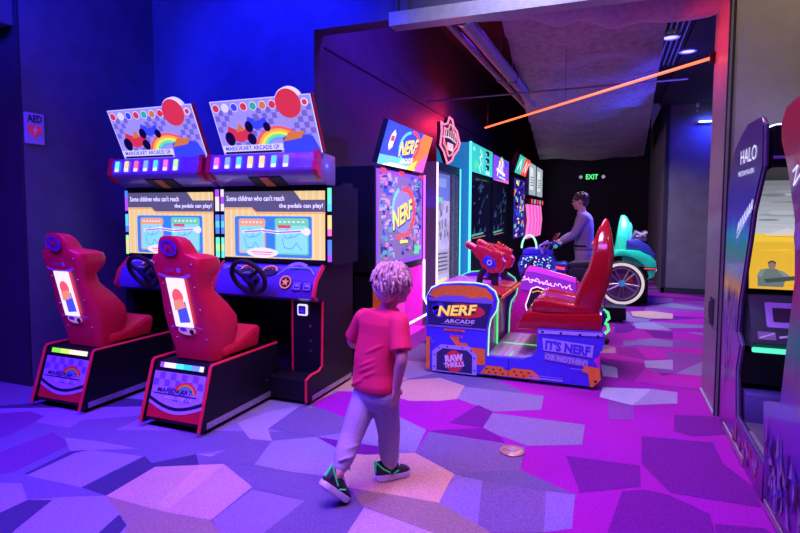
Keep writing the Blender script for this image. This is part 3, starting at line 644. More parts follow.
# ------------------------------------------------------------------ foam blaster cabinet (seat, platform, gun pedestal)
NERFB = mat('royal blue print', (.05,.035,.62), .38, coat=.3)
NAVY = mat('navy print', (.02,.018,.10), .4)
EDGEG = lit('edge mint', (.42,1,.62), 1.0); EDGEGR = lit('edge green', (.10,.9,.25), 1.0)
GLOSSR = mat('glossy red shell', (.36,.005,.014), .16, coat=.6)
PLANK = mat('grey plank', (.42,.36,.40), .4, nscale=12, noise=.2)
PINKLIT = mat('magenta lit panel', (.62,.05,.55), .35, coat=.3)  # magenta light on pedestal and tower recess, put into the base colour
t = thing('blaster_arcade_cabinet', 'seated blue and orange blaster game with red bench seat and lettered side panel', 'arcade machine', (-1.55,4.67,0))
side = [(.0,.03),(.0,.70),(.04,.765),(.13,.81),(.30,.828),(.44,.828),(.54,.815),(.61,.765),(.64,.69),(.625,.61),(.575,.53),(.56,.44),(.555,.20),(.86,.20),(.95,.235),(.985,.30),(.99,.475),(1.51,.49),(1.52,.40),(1.485,.31),(1.50,.10),(1.44,.03)]
D = 1.08
pan = []
for y0, nm in ((0,'near'),(D-.04,'far')):
    b = MB(); b.prism(side, 'y', y0, y0+.04, NERFB); pan.append(part('side_panel', b, t))
    e = MB(); e.tube([(x,y0+.02,z) for x, z in [(-.01,.67),(0,.70),(.04,.775),(.13,.822),(.30,.84),(.44,.84),(.545,.826),(.62,.775),(.652,.69),(.637,.605),(.587,.525),(.572,.44),(.566,.20)]], .006, EDGEG if nm == 'near' else EDGEGR, 6)
    part('neon_edge', e, pan[-1], label='mint glowing edge tube')
body = MB(); body.box(.02,.04,.05,.53,D-.04,.78, PINKLIT); body.box(.02,.04,.05,1.46,D-.04,.19, NAVY)
body.box(.535,D/2-.01,.19,.55,D/2+.01,.70, EDGEGR)
bd = part('body', body, t)
b = MB()
for i in range(7): b.box(.56+i*.062,.05,.19,.56+i*.062+.058,D-.05,.204, PLANK)
part('platform_planks', b, bd)
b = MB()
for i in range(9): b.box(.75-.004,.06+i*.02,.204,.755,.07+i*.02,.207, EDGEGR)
b.cut(); b.box(.60,D/2-.006,.204,.98,D/2+.006,.21, EDGEGR); part('platform_reflection', b, bd)  # green glow reflected on the planks, built as lit strips
b = MB(); b.prism([(.50,.70),(.665,.712),(.665,.735),(.50,.755),(.1,.765),(.1,.74)], 'y', .05, D-.05, DARK); b.prism([(.45,.757),(.66,.736),(.66,.742),(.45,.762)], 'y', .06, D/2-.03, RED); b.prism([(.45,.757),(.66,.736),(.66,.742),(.45,.762)], 'y', D/2+.03, D-.06, RED); part('gun_console', b, bd, label='dark console top with red gun rests')
b = MB(); b.box(.67,.05,.71,.69,D/2-.03,.735, ORANGE); part('console_lip', b, bd); b = MB(); b.box(.67,D/2+.03,.71,.69,D-.05,.735, ORANGE); part('console_lip', b, bd)
b = MB(); a = Art(b, (.532,0,0), (0,1,0), (0,0,1)); a.rect(.10,.55,.28,.70,ORANGE,.002); a.rect(.14,.57,.22,.69,REDT,.003); a.rect(.3,.2,.31,.7,PURP,.003); b.cut(); a.rect(.62,.55,.8,.7,ORANGE,.002); part('player_panel', b, bd)
# printed near side
b = MB(); a = Art(b, (0,0,0), (1,0,0), (0,0,1)); H = .003
a.poly([(.02,.71),(.06,.765),(.14,.80),(.30,.815),(.44,.815),(.535,.80),(.59,.755),(.615,.69),(.32,.70),(.10,.68)],ORANGE,H)
a.poly([(.10,.69),(.16,.715),(.34,.72),(.40,.70),(.55,.715),(.61,.69),(.605,.64),(.02,.66),(.02,.69)],LAVD,H+.001)
a.poly([(.015,.66),(.60,.665),(.565,.53),(.545,.44),(.015,.44)],NAVY,H+.002)
for i, (dx,dy,r) in enumerate(((.10,.58,.05),(.13,.62,.035),(.12,.54,.04),(.08,.60,.03))): a.disc(dx,dy,r,r*.8,NERFB,H+.003)
a.disc(.34,.585,.20,.065,mat('badge red',(.7,.04,.04),.4),H+.004,28); a.disc(.30,.592,.16,.05,NAVY,H+.005,28)
LY = lit('nerf yellow',(1,.75,.1),.75)
a.text('NERF',.29,.585,.38,.10,ORANGE,H+.006,.25,5,.05); a.text('NERF',.287,.588,.37,.092,LY,H+.007,.25,5,.03); a.text('ARCADE',.31,.49,.28,.035,WHITE,H+.006,.15,2,.02); a.rect(.14,.458,.42,.464,GREYP,H+.006)
a.poly([(.015,.44),(.545,.44),(.545,.425),(.015,.425)],LAVD,H+.003); a.rect(.17,.395,.36,.415,ORANGE,H+.003); a.rect(.19,.40,.34,.41,REDT,H+.004)
a.poly([(.22,.345),(.30,.35),(.31,.30),(.38,.30),(.40,.265),(.545,.265),(.545,.12),(.44,.11),(.36,.24),(.28,.27)],ORANGE,H+.003)
for i in range(5): a.rect(.23+i*.025,.34,.24+i*.025,.365,ORANGE,H+.003)
arch = [(.06,.02),(.06,.20),(.14,.27),(.40,.27),(.47,.20),(.47,.02)]
a.poly(arch,LAV,H+.005); a.poly([(.10,.03),(.10,.19),(.16,.235),(.385,.235),(.43,.19),(.43,.03)],NAVY,H+.006)
for p in ((.08,.06),(.08,.17),(.12,.235),(.2,.253),(.34,.253),(.42,.235),(.45,.17),(.45,.06)): a.disc(p[0],p[1],.008,.008,INK,H+.007,8)
a.disc(.265,.125,.085,.10,mat('badge red',(.7,.04,.04),.4),H+.007); a.text('RAW',.265,.155,.17,.065,WHITE,H+.009,0,10,.06); a.text('THRILLS',.265,.095,.19,.045,WHITE,H+.009,0,10,.04)
a.rect(.0,.03,.035,.33,ORANGE,H+.003); a.line([(.035,.33),(.06,.28)],.015,LAVD,H+.003)
a.poly([(.50,.04),(.56,.12),(.70,.12),(.72,.095),(.76,.095),(.78,.12),(.95,.12),(1.0,.085),(1.02,.04)],ORANGE,H+.003)
for x in (.56,.62,.68,.80,.86,.92): a.disc(x,.09,.009,.009,INK,H+.004,8); a.disc(x+.02,.06,.009,.009,INK,H+.004,8)
a.rect(.745,.035,.75,.19,INK,H+.005); a.line([(.93,.055),(1.2,.055)],.012,LAV,H+.005); a.line([(.93,.075),(1.2,.075)],.004,LAV,H+.005)
a.poly([(.995,.47),(1.505,.485),(1.505,.455),(.995,.44)],LAV,H+.004)
for x in (1.03,1.18,1.33,1.47): a.disc(x,.456,.012,.010,INK,H+.005,10)
a.poly([(1.03,.405),(1.44,.375),(1.43,.275),(1.04,.30)],LAV,H+.004); a.text("IT'S NERF",1.235,.338,.36,.085,NERFB,H+.006,0,-4,.05)
a.poly([(1.05,.285),(1.40,.255),(1.40,.19),(1.05,.22)],LAVD,H+.004); a.text("OR NOTHIN'!",1.225,.236,.34,.052,LAV,H+.006,0,-5,.04); a.rect(1.26,.165,1.40,.170,LAV,H+.006)
a.poly([(1.50,.10),(1.44,.03),(1.42,.03),(1.40,.14),(1.35,.15),(1.37,.20),(1.43,.20),(1.49,.19)],ORANGE,H+.005); a.disc(1.46,.08,.012,.012,INK,H+.006,10)
a.poly([(1.49,.30),(1.44,.26),(1.47,.20),(1.495,.18)],MAGP,H+.004)
part('side_print', b, pan[0])
for x in (.05,.5,.95,1.4):
    for y in (.08,D-.1): part('foot', MB().cyl((x,y,0),.018,0,.05,n=10,m=STEEL), bd)
# seats
b = MB(); b.prism([(.80,.45),(.84,.56),(.91,.615),(1.05,.60),(1.44,.625),(1.50,.62),(1.49,.47)], 'y', .05, D-.05, GLOSSR, .02); sb = part('seat_bench', b, t)
for k, y in enumerate((.30,.78)):
    c = MB(); c.prism([(.92,.60),(.93,.69),(1.0,.72),(1.25,.68),(1.40,.69),(1.42,.61)], 'y', y-.23, y+.23, GLOSSR, .025); part('seat_cushion', c, t)
    s = MB(); secs = [(.60,1.26,1.47,.44),(.72,1.27,1.50,.46),(.85,1.31,1.54,.47),(1.0,1.375,1.565,.46),(1.12,1.405,1.575,.42),(1.22,1.41,1.56,.34),(1.31,1.44,1.545,.22),(1.38,1.475,1.525,.10),(1.405,1.49,1.51,.03)]
    s.loft([rring((x0+x1)/2, y, z, x1-x0, w, .3, 5) for z, x0, x1, w in secs], GLOSSR); so = part('seat_back', s, t)
    s = MB(); s.tube([(1.40,y-.16,1.20),(1.405,y,1.195),(1.40,y+.16,1.20)], .008, ORANGE, 6); part('seat_seam', s, so)
# blasters resting in their mounts
for k, (y, lab) in enumerate(((.33,'red toy blaster with blue side plate on the nearer console mount'),(.80,'red toy blaster on the console mount behind the first one'))):
    g = thing('toy_blaster', lab, 'toy gun', (-1.55+.50,4.67+y,1.0), 0); g.rotation_euler = (0,R(28),R(-8)); g.scale = (.88,.88,.88); g['group'] = 'toy blasters on the console'; 
    b = MB(); b.prism([(-.20,.0),(-.20,.09),(-.10,.12),(-.02,.12),(.0,.15),(.08,.15),(.10,.11),(.16,.09),(.17,-.03),(.08,-.09),(-.04,-.08),(-.10,-.03)], 'y', -.05, .05, RED, .014); part('gun_body', b, g)
    b = MB(); b.cyl((0,0,.045),.042,-.30,-.19,'x',16,RED); b.cyl((0,0,.045),.03,-.32,-.29,'x',16,ORANGE); part('barrel', b, g)
    b = MB(); b.prism([(-.06,-.02),(-.05,.06),(.06,.06),(.10,.0),(.04,-.05)], 'y', -.06, .06, BLUEP, .006); a = Art(b,(0,-.061,0),(1,0,0),(0,0,1)); a.arc(.02,.01,.018,.028,0,360,WHITE,.002); part('side_plate', b, g, label='blue side plate')
    b = MB(); b.prism([(.05,-.06),(.13,-.03),(.20,-.17),(.14,-.20)], 'y', -.025, .025, DARK, .01); part('grip', b, g)
    b = MB()
    for q in range(7): b.box(-.10+q*.03,-.02,.12,-.085+q*.03,.02,.16, ORANGE)
    part('sight_rail', b, g)
    m = MB(); m.tube([(.40,y,.76),(.42,y,.88),(.47,y,.95)], .03, DARK, 10); m.cyl((.40,y,.765),.06,0,.03,n=14,m=DARK); part('gun_mount', m, bd)
# ------------------------------------------------------------------ the wall cabinets
MQ = {k: lit('mq '+k, c, s) for k, c, s in (('blue',(.03,.10,.95),1.0),('cyan',(.15,.75,1),1.0),('orange',(1,.28,.05),1.0),('yellow',(1,.9,.1),1.1),('white',(1,1,1),1.1),('red',(1,.08,.08),1.0),('pink',(1,.15,.6),1.0),('purple',(.28,.08,.85),.9),('teal',(.05,.75,.55),.85),('mint',(.5,1,.85),1.0),('deep',(.03,.02,.35),.8),('violet',(.55,.5,.95),.75),('green',(.1,.9,.35),.9))}
GLASS = mat('tinted screen glass', (.012,.016,.035), .08, coat=.5)
# foam blaster screen tower, faces the corridor (+x); local frame of art: u = +y, v = +z
t = thing('blaster_game_tower', 'tall screen tower with patchwork picture under a tilted blue and orange marquee', 'arcade machine', (-2.45,4.56,0))
b = MB(); b.box(0,.0,0,.22,1.36,1.88, BLACK); b.box(.22,.0,.86,.43,1.36,1.88, BLACK); b.box(.2,0,0,.44,.05,.9, BLACK); b.box(.2,1.31,0,.44,1.36,.9, PINKLIT); b.box(.2,.05,0,.5,1.31,.16, PINKLIT); b.box(.22,.05,.16,.235,1.31,.86, lit('tower back pink',(.75,.05,.6),.6)); bd = part('tower_body', b, t)  # pink glow of the recess painted into its side, floor and back
b = MB(); b.prism([(.44,.05),(.62,.05),(.62,.55),(.52,.74),(.44,.80)], 'y', -.06, -.01, ORANGE); sw = part('side_wing', b, t, label='orange side wing'); e = MB().tube([(.62,-.035,.05),(.62,-.035,.55),(.52,-.035,.74),(.44,-.035,.80)], .008, EDGEG, 6); part('neon_edge', e, sw)
def AX(b, x, y0, z0=0): return Art(b, (x,y0,z0), (0,1,0), (0,0,1))
b = MB(); a = AX(b, .43, 0); ART = dict(v=MQ['violet'])
a.rect(.03,.93,1.33,1.86,MQ['purple'],.002); a.rect(.07,.98,1.29,1.82,lit('tower art grey',(.26,.24,.44),.6),.003)
rn = random.Random(11); cols = [MQ['blue'],MQ['deep'],lit('tower art teal',(.15,.55,.6),.6),MQ['violet'],lit('tower art rose',(.75,.3,.45),.6),MQ['deep'],lit('tower art pale',(.6,.6,.85),.6)]
for k in range(240):
    y = rn.choice((rn.uniform(.08,.36),rn.uniform(1.0,1.22),rn.uniform(.1,1.2))); z = rn.uniform(1.0,1.8)
    if .38 < y < 1.0 and 1.2 < z < 1.66: continue
    w, h = rn.uniform(.03,.12), rn.uniform(.012,.05); a.poly([(y,z),(min(1.28,y+w),z+rn.uniform(-.02,.02)),(min(1.28,y+w*.9),z+h),(y+.01,z+h)],rn.choice(cols),.004+k*.00003)
a.disc(.70,1.46,.30,.22,lit('tower disc',(.30,.36,.66),.7),.010); a.arc(.78,1.48,.22,.29,-60,110,MQ['red'],.011,14,.85); a.arc(.68,1.46,.24,.29,110,210,MQ['cyan'],.011,10,.9); a.text('NERF',.70,1.43,.62,.20,MQ['deep'],.013,.25,14,.08); a.text('NERF',.69,1.44,.60,.19,MQ['yellow'],.014,.25,14,.03)
a.text('ARCADE',.72,1.22,.42,.06,MQ['red'],.013,0,4,.04); a.rect(.62,1.14,.84,1.17,MQ['yellow'],.012)
for y in (.12,.60,1.2): a.rect(y,1.83,y+.14,1.875,ORANGE,.006)
a.rect(.58,.90,.74,.945,ORANGE,.006); a.rect(1.05,1.0,1.2,1.09,MQ['green'],.012)
part('screen', b, t)
e = MB().tube([(.45,1.355,.86),(.45,1.355,1.88)], .013, LPURP, 6); part('neon_edge', e, t, label='purple glowing edge')
e = MB().tube([(.46,1.33,.92),(.46,1.33,.48),(.50,1.40,.36)], .014, lit('j tube',(1,.75,1),2), 6); part('neon_hook', e, t, label='white hook shaped neon tube')
m0, m1 = Vector((.45,0,1.90)), Vector((.565,0,2.285)); mu = (m1-m0).normalized(); L = (m1-m0).length; mn = Vector((0,1,0)).cross(mu)
b = MB(); q = [(.45,-.0,1.90),(.45,1.28,1.90),(.565,1.28,2.285),(.565,.0,2.285)]; q2 = [tuple(Vector(p)-mn*.05) for p in q]
b.add(q+q2, [(0,1,2,3),(7,6,5,4),(0,4,5,1),(1,5,6,2),(2,6,7,3),(3,7,4,0)], DARK)
a = Art(b, m0, (0,1,0), mu); a.rect(0,0,1.28,L,MQ['blue'],.002); a.poly([(0,0),(1.28,0),(1.1,.06),(.4,.10),(0,.09)],MQ['cyan'],.003); a.poly([(.1,0),(1.2,0),(.9,.03),(.3,.035)],MQ['white'],.004)
a.poly([(.98,L),(1.28,L),(1.28,0),(.74,0)],MQ['orange'],.004); a.poly([(.80,.05),(1.0,.12),(.95,.0),(.76,0)],MQ['yellow'],.005); a.poly([(1.05,.1),(1.28,.22),(1.28,.0),(1.0,0)],MQ['pink'],.005)
a.arc(.70,.235,.20,.26,-50,100,MQ['red'],.006,14,.62); a.arc(.66,.22,.22,.27,100,250,MQ['cyan'],.006,12,.6); a.text('NERF',.66,.215,.50,.15,MQ['deep'],.008,.2,10,.08); a.text('NERF',.65,.22,.48,.145,MQ['yellow'],.009,.2,10,.03); a.text('ARCADE',.68,.085,.34,.055,MQ['white'],.009,0,6,.03)
a.poly([(.14,.28),(.20,.34),(.25,.30),(.23,.18),(.17,.14),(.13,.19)],MQ['white'],.007); a.rect(.15,.23,.23,.28,MQ['red'],.008)
part('marquee', b, t, label='tilted blue and orange marquee'); part('marquee_post', MB().box(.30,.55,1.86,.36,.75,1.95, DARK), t)
part('base_neon', MB().tube([(.51,.5,.30),(.51,1.37,.30)], .012, lit('edge pinkwhite',(1,.72,.95),2.0), 6), t)
# tall glass fronted cabinet
t = thing('glass_cabinet', 'narrow tall cabinet with white neon edge under the pink neon emblem', 'arcade machine', (-2.45,6.40,0))
b = MB(); b.box(0,0,0,.12,1.12,2.08, DARK); b.box(.12,0,0,.44,.04,2.08, mat('grey violet side',(.22,.18,.28),.5)); b.box(.12,1.08,0,.44,1.12,2.08, DARK); b.box(.12,.04,1.98,.44,1.08,2.08, DARK); b.box(.12,.04,0,.44,1.08,.30, DARK); bd = part('cabinet_body', b, t)
b = MB(); a = AX(b, .30, 0); a.rect(.04,.30,1.08,1.98,lit('case art lilac',(.50,.46,.75),1.1),.0); a.rect(.04,1.62,1.08,1.98,lit('case art blue',(.12,.2,.7),.9),.001); a.rect(.3,1.80,.9,1.92,lit('case art sky',(.3,.5,.9),.7),.002); a.poly([(.12,1.60),(.5,1.66),(.75,1.66),(.6,1.58),(.2,1.54)],MQ['green'],.004)
rn = random.Random(4)
for k in range(40):
    y, z = rn.uniform(.06,.95), rn.uniform(.95,1.55); a.poly([(y,z),(y+.1,z+rn.uniform(-.05,.05)),(y+.08,z+.12),(y-.01,z+.09)],[MQ['violet'],lit('case art grey',(.35,.33,.45),.5),lit('case art pale',(.6,.6,.8),.6),lit('case art dusk',(.2,.22,.45),.5)][k%4],.003+k*.0001)
a.rect(.15,.98,.55,1.30,lit('case card',(.9,.65,.5),.7),.009); a.disc(.33,1.13,.05,.13,MQ['red'],.010); a.rect(.06,.62,1.05,.95,lit('case art paper',(.62,.60,.75),.6),.008)
for i in range(5): a.line([(.25+.03*i,.90-.055*i),(.55,.905-.055*i),(.95,.895-.055*i)],.018,INK,.010)
for i in range(5): a.rect(.22+i*.15,.42,.31+i*.15,.56,MQ['yellow'],.010)
part('display', b, t)
b = MB(); b.box(.425,.045,.30,.432,1.075,1.98, mat('clear cabinet glass',(.9,.9,1),.03,alpha=.10)); part('glass_door', b, t)
part('neon_edge', MB().tube([(.445,.015,.05),(.445,.015,2.07)], .014, lit('edge pinkwhite',(1,.72,.95),2.0), 6), t, label='pinkish white neon edge')
part('neon_edge', MB().tube([(.445,1.10,.05),(.445,1.10,2.07)], .012, LCYAN, 6), t, label='cyan neon edge')
# neon emblem
EM = Matrix.Translation((0,.03,0)) @ Matrix.Diagonal((1,1.20,1,1)); t2 = MB(); t2.M = EM; t2.prism([(.42,2.10),(.60,2.16),(.68,2.24),(.86,2.34),(.93,2.44),(.85,2.52),(.80,2.58),(.66,2.62),(.60,2.70),(.48,2.71),(.42,2.62),(.28,2.58),(.18,2.60),(.20,2.48),(.15,2.30),(.28,2.24)], 'x', .36, .41, mat('emblem dark red',(.10,.005,.02),.5))
sg = part('neon_emblem', t2, t, label='ornate pink neon emblem')
P_ = [(.42,2.10),(.60,2.16),(.68,2.24),(.86,2.34),(.93,2.44),(.85,2.52),(.80,2.58),(.66,2.62),(.60,2.70),(.48,2.71),(.42,2.62),(.28,2.58),(.18,2.60),(.20,2.48),(.15,2.30),(.28,2.24)]
e = MB(); e.M = EM; e.tube([(.42,y,z) for y, z in P_], .013, LPINK, 6, True); part('neon_tube', e, sg)
e = MB(); e.M = EM; cy_, cz_ = .54, 2.42; e.tube([(.425,cy_+(y-cy_)*.72,cz_+(z-cz_)*.70) for y, z in P_], .009, lit('rose neon',(1,.35,.42),1.0), 6, True); part('neon_tube', e, sg)
b = MB(); b.M = EM; a = AX(b, .412, 0); NW = lit('emblem white',(1,.65,.72),.85)
for i in range(6): a.line([(.30+i*.085,2.47-.004*i),(.31+i*.085,2.54)],.03,NW,.004); 
a.line([(.26,2.43),(.50,2.45),(.78,2.42)],.022,NW,.004); a.rect(.42,2.28,.66,2.38,NW,.004); a.line([(.30,2.40),(.40,2.30),(.42,2.22)],.014,LRED,.005); a.line([(.80,2.40),(.68,2.30),(.62,2.22)],.014,LRED,.005)
part('emblem_lettering', b, sg)
# two black screen towers
def tower(y0, y1, zb, zt, lab, mqcol, kind):
    t = thing('screen_tower', lab, 'arcade machine', (-2.45,y0,0), group='black screen towers'); w = y1-y0
    b = MB(); b.box(0,0,0,.52,w,2.04, BLACK); b.box(.05,0,2.04,.5,w,2.46, DARK); bd = part('tower_body', b, t)
    b = MB(); b.box(.52,.05,1.02,.535,w-.05,1.98, GLASS); sc_ = part('screen', b, t)
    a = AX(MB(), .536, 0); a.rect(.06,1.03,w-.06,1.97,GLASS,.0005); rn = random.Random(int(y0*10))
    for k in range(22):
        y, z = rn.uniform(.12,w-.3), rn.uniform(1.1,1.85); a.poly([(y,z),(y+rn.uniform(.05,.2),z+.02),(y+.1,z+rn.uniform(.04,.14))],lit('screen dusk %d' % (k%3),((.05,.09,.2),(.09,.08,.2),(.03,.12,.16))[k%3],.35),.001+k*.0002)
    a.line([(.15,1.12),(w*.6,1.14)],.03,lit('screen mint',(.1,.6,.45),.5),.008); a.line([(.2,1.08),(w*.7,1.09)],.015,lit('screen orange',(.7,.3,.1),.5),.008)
    part('screen_reflections', a.mb, sc_)  # lit shapes standing in for reflections on the dark glass
    b = MB(); b.box(.5,.0,zb,.55,w,zt, DARK); a = AX(b, .55, 0); a.rect(.0,zb,w,zt,MQ[mqcol],.002); h = zt-zb
    if kind == 0:
        a.line([(.62,zb+.03),(.55,zb+.10),(.66,zb+.16),(.58,zb+.24),(.68,zb+.28),(.60,zb+h-.05)],.02,MQ['white'],.004); a.line([(.74,zb+.05),(.78,zb+.2),(.72,zb+h-.06)],.014,MQ['mint'],.004)
        for i in range(3): a.rect(.98,zb+.10+i*.11,1.24,zb+.17+i*.11,INK,.004); a.rect(1.0,zb+.11+i*.11,1.06,zb+.13+i*.11,MQ['white'],.005)
        a.rect(1.0,zb+.02,1.28,zb+.07,MQ['mint'],.004); a.disc(.2,zb+h-.08,.05,.03,MQ['mint'],.004); a.disc(.35,zb+.12,.14,.06,MQ['green'],.004)
    else:
        a.line([(.35,zb+.10),(.55,zb+.34),(.62,zb+.16),(.80,zb+.36),(.86,zb+.12)],.05,MQ['white'],.006); a.line([(.30,zb+.2),(1.05,zb+.14)],.05,MQ['white'],.006); a.line([(.5,zb+.08),(1.1,zb+.06)],.03,MQ['mint'],.006)
        for i, c in enumerate(('red','orange','yellow','green')): a.arc(.75,zb+.22,.12+i*.03,.145+i*.03,20,150,MQ[c],.005,8)
        a.poly([(0,zb),(w,zb),(w,zb+.06)],MQ['pink'],.003); a.disc(w-.3,zb+h-.08,.2,.05,MQ['blue'],.003)
    part('marquee', b, t)
    return t, w
tt, w = tower(7.66, 9.18, 2.05, 2.47, 'black screen tower with glowing teal marquee, beside the purple one', 'teal', 0)
b = MB(); b.box(.05,-.02,.05,.54,-.002,2.46, lit('cyan side',(.02,.30,.75),.55)); part('side_panel', b, tt, label='glowing cyan side panel')
part('neon_edge', MB().tube([(.55,-.01,.05),(.55,-.01,2.47)], .02, LCYAN, 6), tt, label='cyan neon edge')
tt, w = tower(9.24, 10.72, 2.02, 2.45, 'black screen tower with glowing purple marquee and white scrawl', 'purple', 1)
# far cabinet with patterned display
t = thing('patterned_cabinet', 'narrow cabinet with patchwork coloured display and red green top', 'arcade machine', (-2.4,10.85,0))
b = MB(); b.box(0,0,0,.58,1.5,2.2, BLACK); bd = part('cabinet_body', b, t)
b = MB(); a = AX(b, .58, 0); a.rect(.03,.95,1.47,2.16,MQ['deep'],.002); rn = random.Random(21)
for k in range(70):
    y, z = rn.uniform(.05,1.25), rn.uniform(.97,2.08); w_, h_ = rn.uniform(.08,.2), rn.uniform(.03,.09); a.rect(y,z,y+w_,z+h_,rn.choice([MQ['orange'],MQ['yellow'],MQ['blue'],MQ['green'],MQ['pink'],MQ['violet'],INK,INK,INK]),.003+k*.0001)
part('display', b, t)
b = MB(); b.prism([(.58,2.24),(.70,2.62),(.60,2.66),(.46,2.28)], 'y', .0, 1.5, DARK); a = Art(b,(.58,0,2.24),(0,1,0),Vector((.12,0,.38)).normalized()); a.rect(.02,.02,.75,.38,MQ['teal'],.003); a.rect(.75,.02,1.48,.38,MQ['red'],.003); a.line([(.2,.1),(.35,.3),(.55,.12)],.05,MQ['white'],.005); a.line([(.9,.1),(1.05,.3),(1.2,.1),(1.35,.3)],.05,MQ['white'],.005); part('marquee', b, t)
# far cabinet with pink tubes and white boards
t = thing('pink_tube_cabinet', 'dark cabinet with hanging pink tubes below two white boards', 'arcade machine', (-2.4,12.45,0))
b = MB(); b.box(0,0,0,.55,2.7,1.78, BLACK); b.box(.0,.0,1.78,.2,2.7,2.66, BLACK); bd = part('cabinet_body', b, t)
for y0, y1 in ((.05,1.25),(1.38,2.6)):
    b = MB(); b.box(.56,y0,1.86,.64,y1,2.62, GREYP); a = AX(b, .64, 0); a.rect(y0+.03,1.88,y1-.03,2.60,lit('board white',(.62,.75,.85),.62),.002); a.rect(y0+.12,2.0,y0+.7,2.5,lit('board pale',(.9,.95,1),.85),.003)
    for i in range(4): a.line([(y0+.2,2.1+i*.06),(y0+.7,2.11+i*.06)],.02,GREYP,.005)
    part('white_board', b, t)
    part('board_arm', MB().box(.2,(y0+y1)/2-.04,2.2,.56,(y0+y1)/2+.04,2.28,DARK), t)
TUB = lit('tube pink',(.95,.12,.62),.9); TUB2 = lit('tube rose',(1,.22,.65),1.0)
for k in range(9):
    y = .12+k*.29; part('pink_tube', MB().tube([(.60,y,1.66),(.63,y+.05,1.3),(.60,y-.02,.88)], .034, TUB if k%2 else TUB2, 8), t)
b = MB(); b.box(.55,.05,1.66,.68,2.65,1.80, mat('dark red bar',(.2,.01,.04),.4))
for k in range(5): b.box(.68,.2+k*.5,1.68,.69,.42+k*.5,1.78, MQ['red'] if k%2==0 else MQ['violet'])
part('tube_bar', b, t)
# ------------------------------------------------------------------ pods in the middle of the corridor
HOTP = mat('hot pink shell', (.65,.02,.28), .25, coat=.5)
t = thing('racing_pod', 'pink and purple racing pod with white neon script behind the red seat', 'arcade machine', (-1.15,6.2,0))
pr = [(.04,.05),(.16,.52),(.26,.82),(.30,.87),(.36,.865),(.80,.75),(.82,.70),(.80,.36),(1.05,.30),(1.08,.05)]
b = MB(); b.prism(pr, 'y', 0, .05, HOTP, .008); b.prism([(x,z if z<.5 else .5+(z-.5)*.6) for x,z in pr], 'y', .55, .60, HOTP, .008); b.box(.10,.05,.05,1.05,.55,.35, DARK); b.prism([(.16,.36),(.24,.66),(.36,.66),(.40,.36)], 'y', .05, .55, DARK); bd = part('pod_body', b, t)
b = MB(); a = Art(b, (0,0,0), (1,0,0), (0,0,1)); VI = lit('pod violet',(.35,.03,.6),.5); NW2 = lit('pod neon',(1,.55,1),1.6)
a.poly([(.20,.60),(.265,.80),(.30,.85),(.36,.85),(.79,.735),(.805,.70),(.80,.52)],VI,.012); a.poly([(.265,.80),(.30,.865),(.36,.86),(.80,.745),(.80,.70),(.36,.80)],lit('pod magenta',(.75,.05,.75),.7),.013)
px = [.235+i*.0058 for i in range(92)]
a.line([(x+.008*math.sin(i*.9),.725-.17*(x-.235)+.018*math.sin(i*.75)+.014*math.sin(i*.31)) for i, x in enumerate(px)],.006,NW2,.016); a.line([(.22,.70),(.30,.715),(.76,.60)],.006,NW2,.015)
a.poly([(.29,.34),(.27,.42),(.33,.61),(.39,.635),(.56,.58),(.62,.50),(.60,.49),(.53,.54),(.42,.56),(.37,.50),(.33,.36)],INK,.014); a.line([(.29,.34),(.27,.42),(.33,.61),(.39,.635),(.56,.58),(.62,.50)],.012,NW2,.017); a.line([(.34,.42),(.38,.48),(.44,.53),(.45,.58)],.02,MQ['yellow'],.016); a.line([(.34,.57),(.40,.59),(.54,.55)],.012,MQ['orange'],.016)
part('side_print', b, bd)
part('seat', MB().prism([(.60,.36),(.62,.48),(.98,.50),(1.04,.95),(1.12,.95),(1.10,.36)], 'y', .08, .52, mat('dark maroon seat',(.12,.005,.02),.4), .03), t)
b = MB().tube([(.28,.3,.64),(.22,.3,.80)], .03, DARK); b.M = Matrix.Translation((.24,.3,.80)) @ Matrix.Rotation(R(-60),4,'Y'); b.tube([(.13*math.cos(2*PI*k/20),.13*math.sin(2*PI*k/20),0) for k in range(20)], .016, RUBBER, 6, True); part('steering_wheel', b, t)
for z0 in (.33,.20):
    part('green_hook', MB().tube([(1.08,.02,z0+.09),(1.135,.02,z0+.06),(1.15,.02,z0),(1.11,.02,z0-.04)], .016, EDGEGR, 8), t, label='glowing green hook')
part('rubber_stop', MB().ball((1.12,.02,.08),.04,.04,.04,RUBBER), t)
# motorcycle cabinet
t = thing('motorcycle_cabinet', 'blue arcade motorcycle with sparkling hood and white neon hoop beside the man', 'arcade machine', (-1.15,7.10,0))
SPK = mat('sparkle hood',(.03,.06,.45),.25,coat=.5)
b = MB(); b.prism([(.06,.62),(.02,.80),(.08,.92),(.42,.92),(.54,.70),(.40,.58)], 'y', 0, .50, SPK, .015); b.prism([(.08,.92),(.09,.99),(.40,1.0),(.44,.92)], 'y', .02, .48, NERFB, .012); fr = part('hood', b, t)
b = MB(); a = Art(b, (0,-.001,0), (1,0,0), (0,0,1)); a.rect(.06,.755,.45,.905,DBLUE,.002); rn = random.Random(2)
for k in range(60): x, z = rn.uniform(.07,.44), rn.uniform(.76,.90); a.disc(x,z,rn.uniform(.006,.014),.008,[MQ['mint'],MQ['green'],MQ['cyan'],MQ['white']][k%4],.003+k*.00005,6)
b.cut(); a.line([(.30,.62),(.43,.72),(.50,.74)],.03,MQ['blue'],.003); part('sparkle_print', b, fr)
part('neon_hoop', MB().tube([(.06+.095*(1-math.cos(q)),.10,1.0+.17*math.sin(q)) for q in [PI*k/12 for k in range(13)]], .013, EDGEG, 6), t, label='white neon hoop')
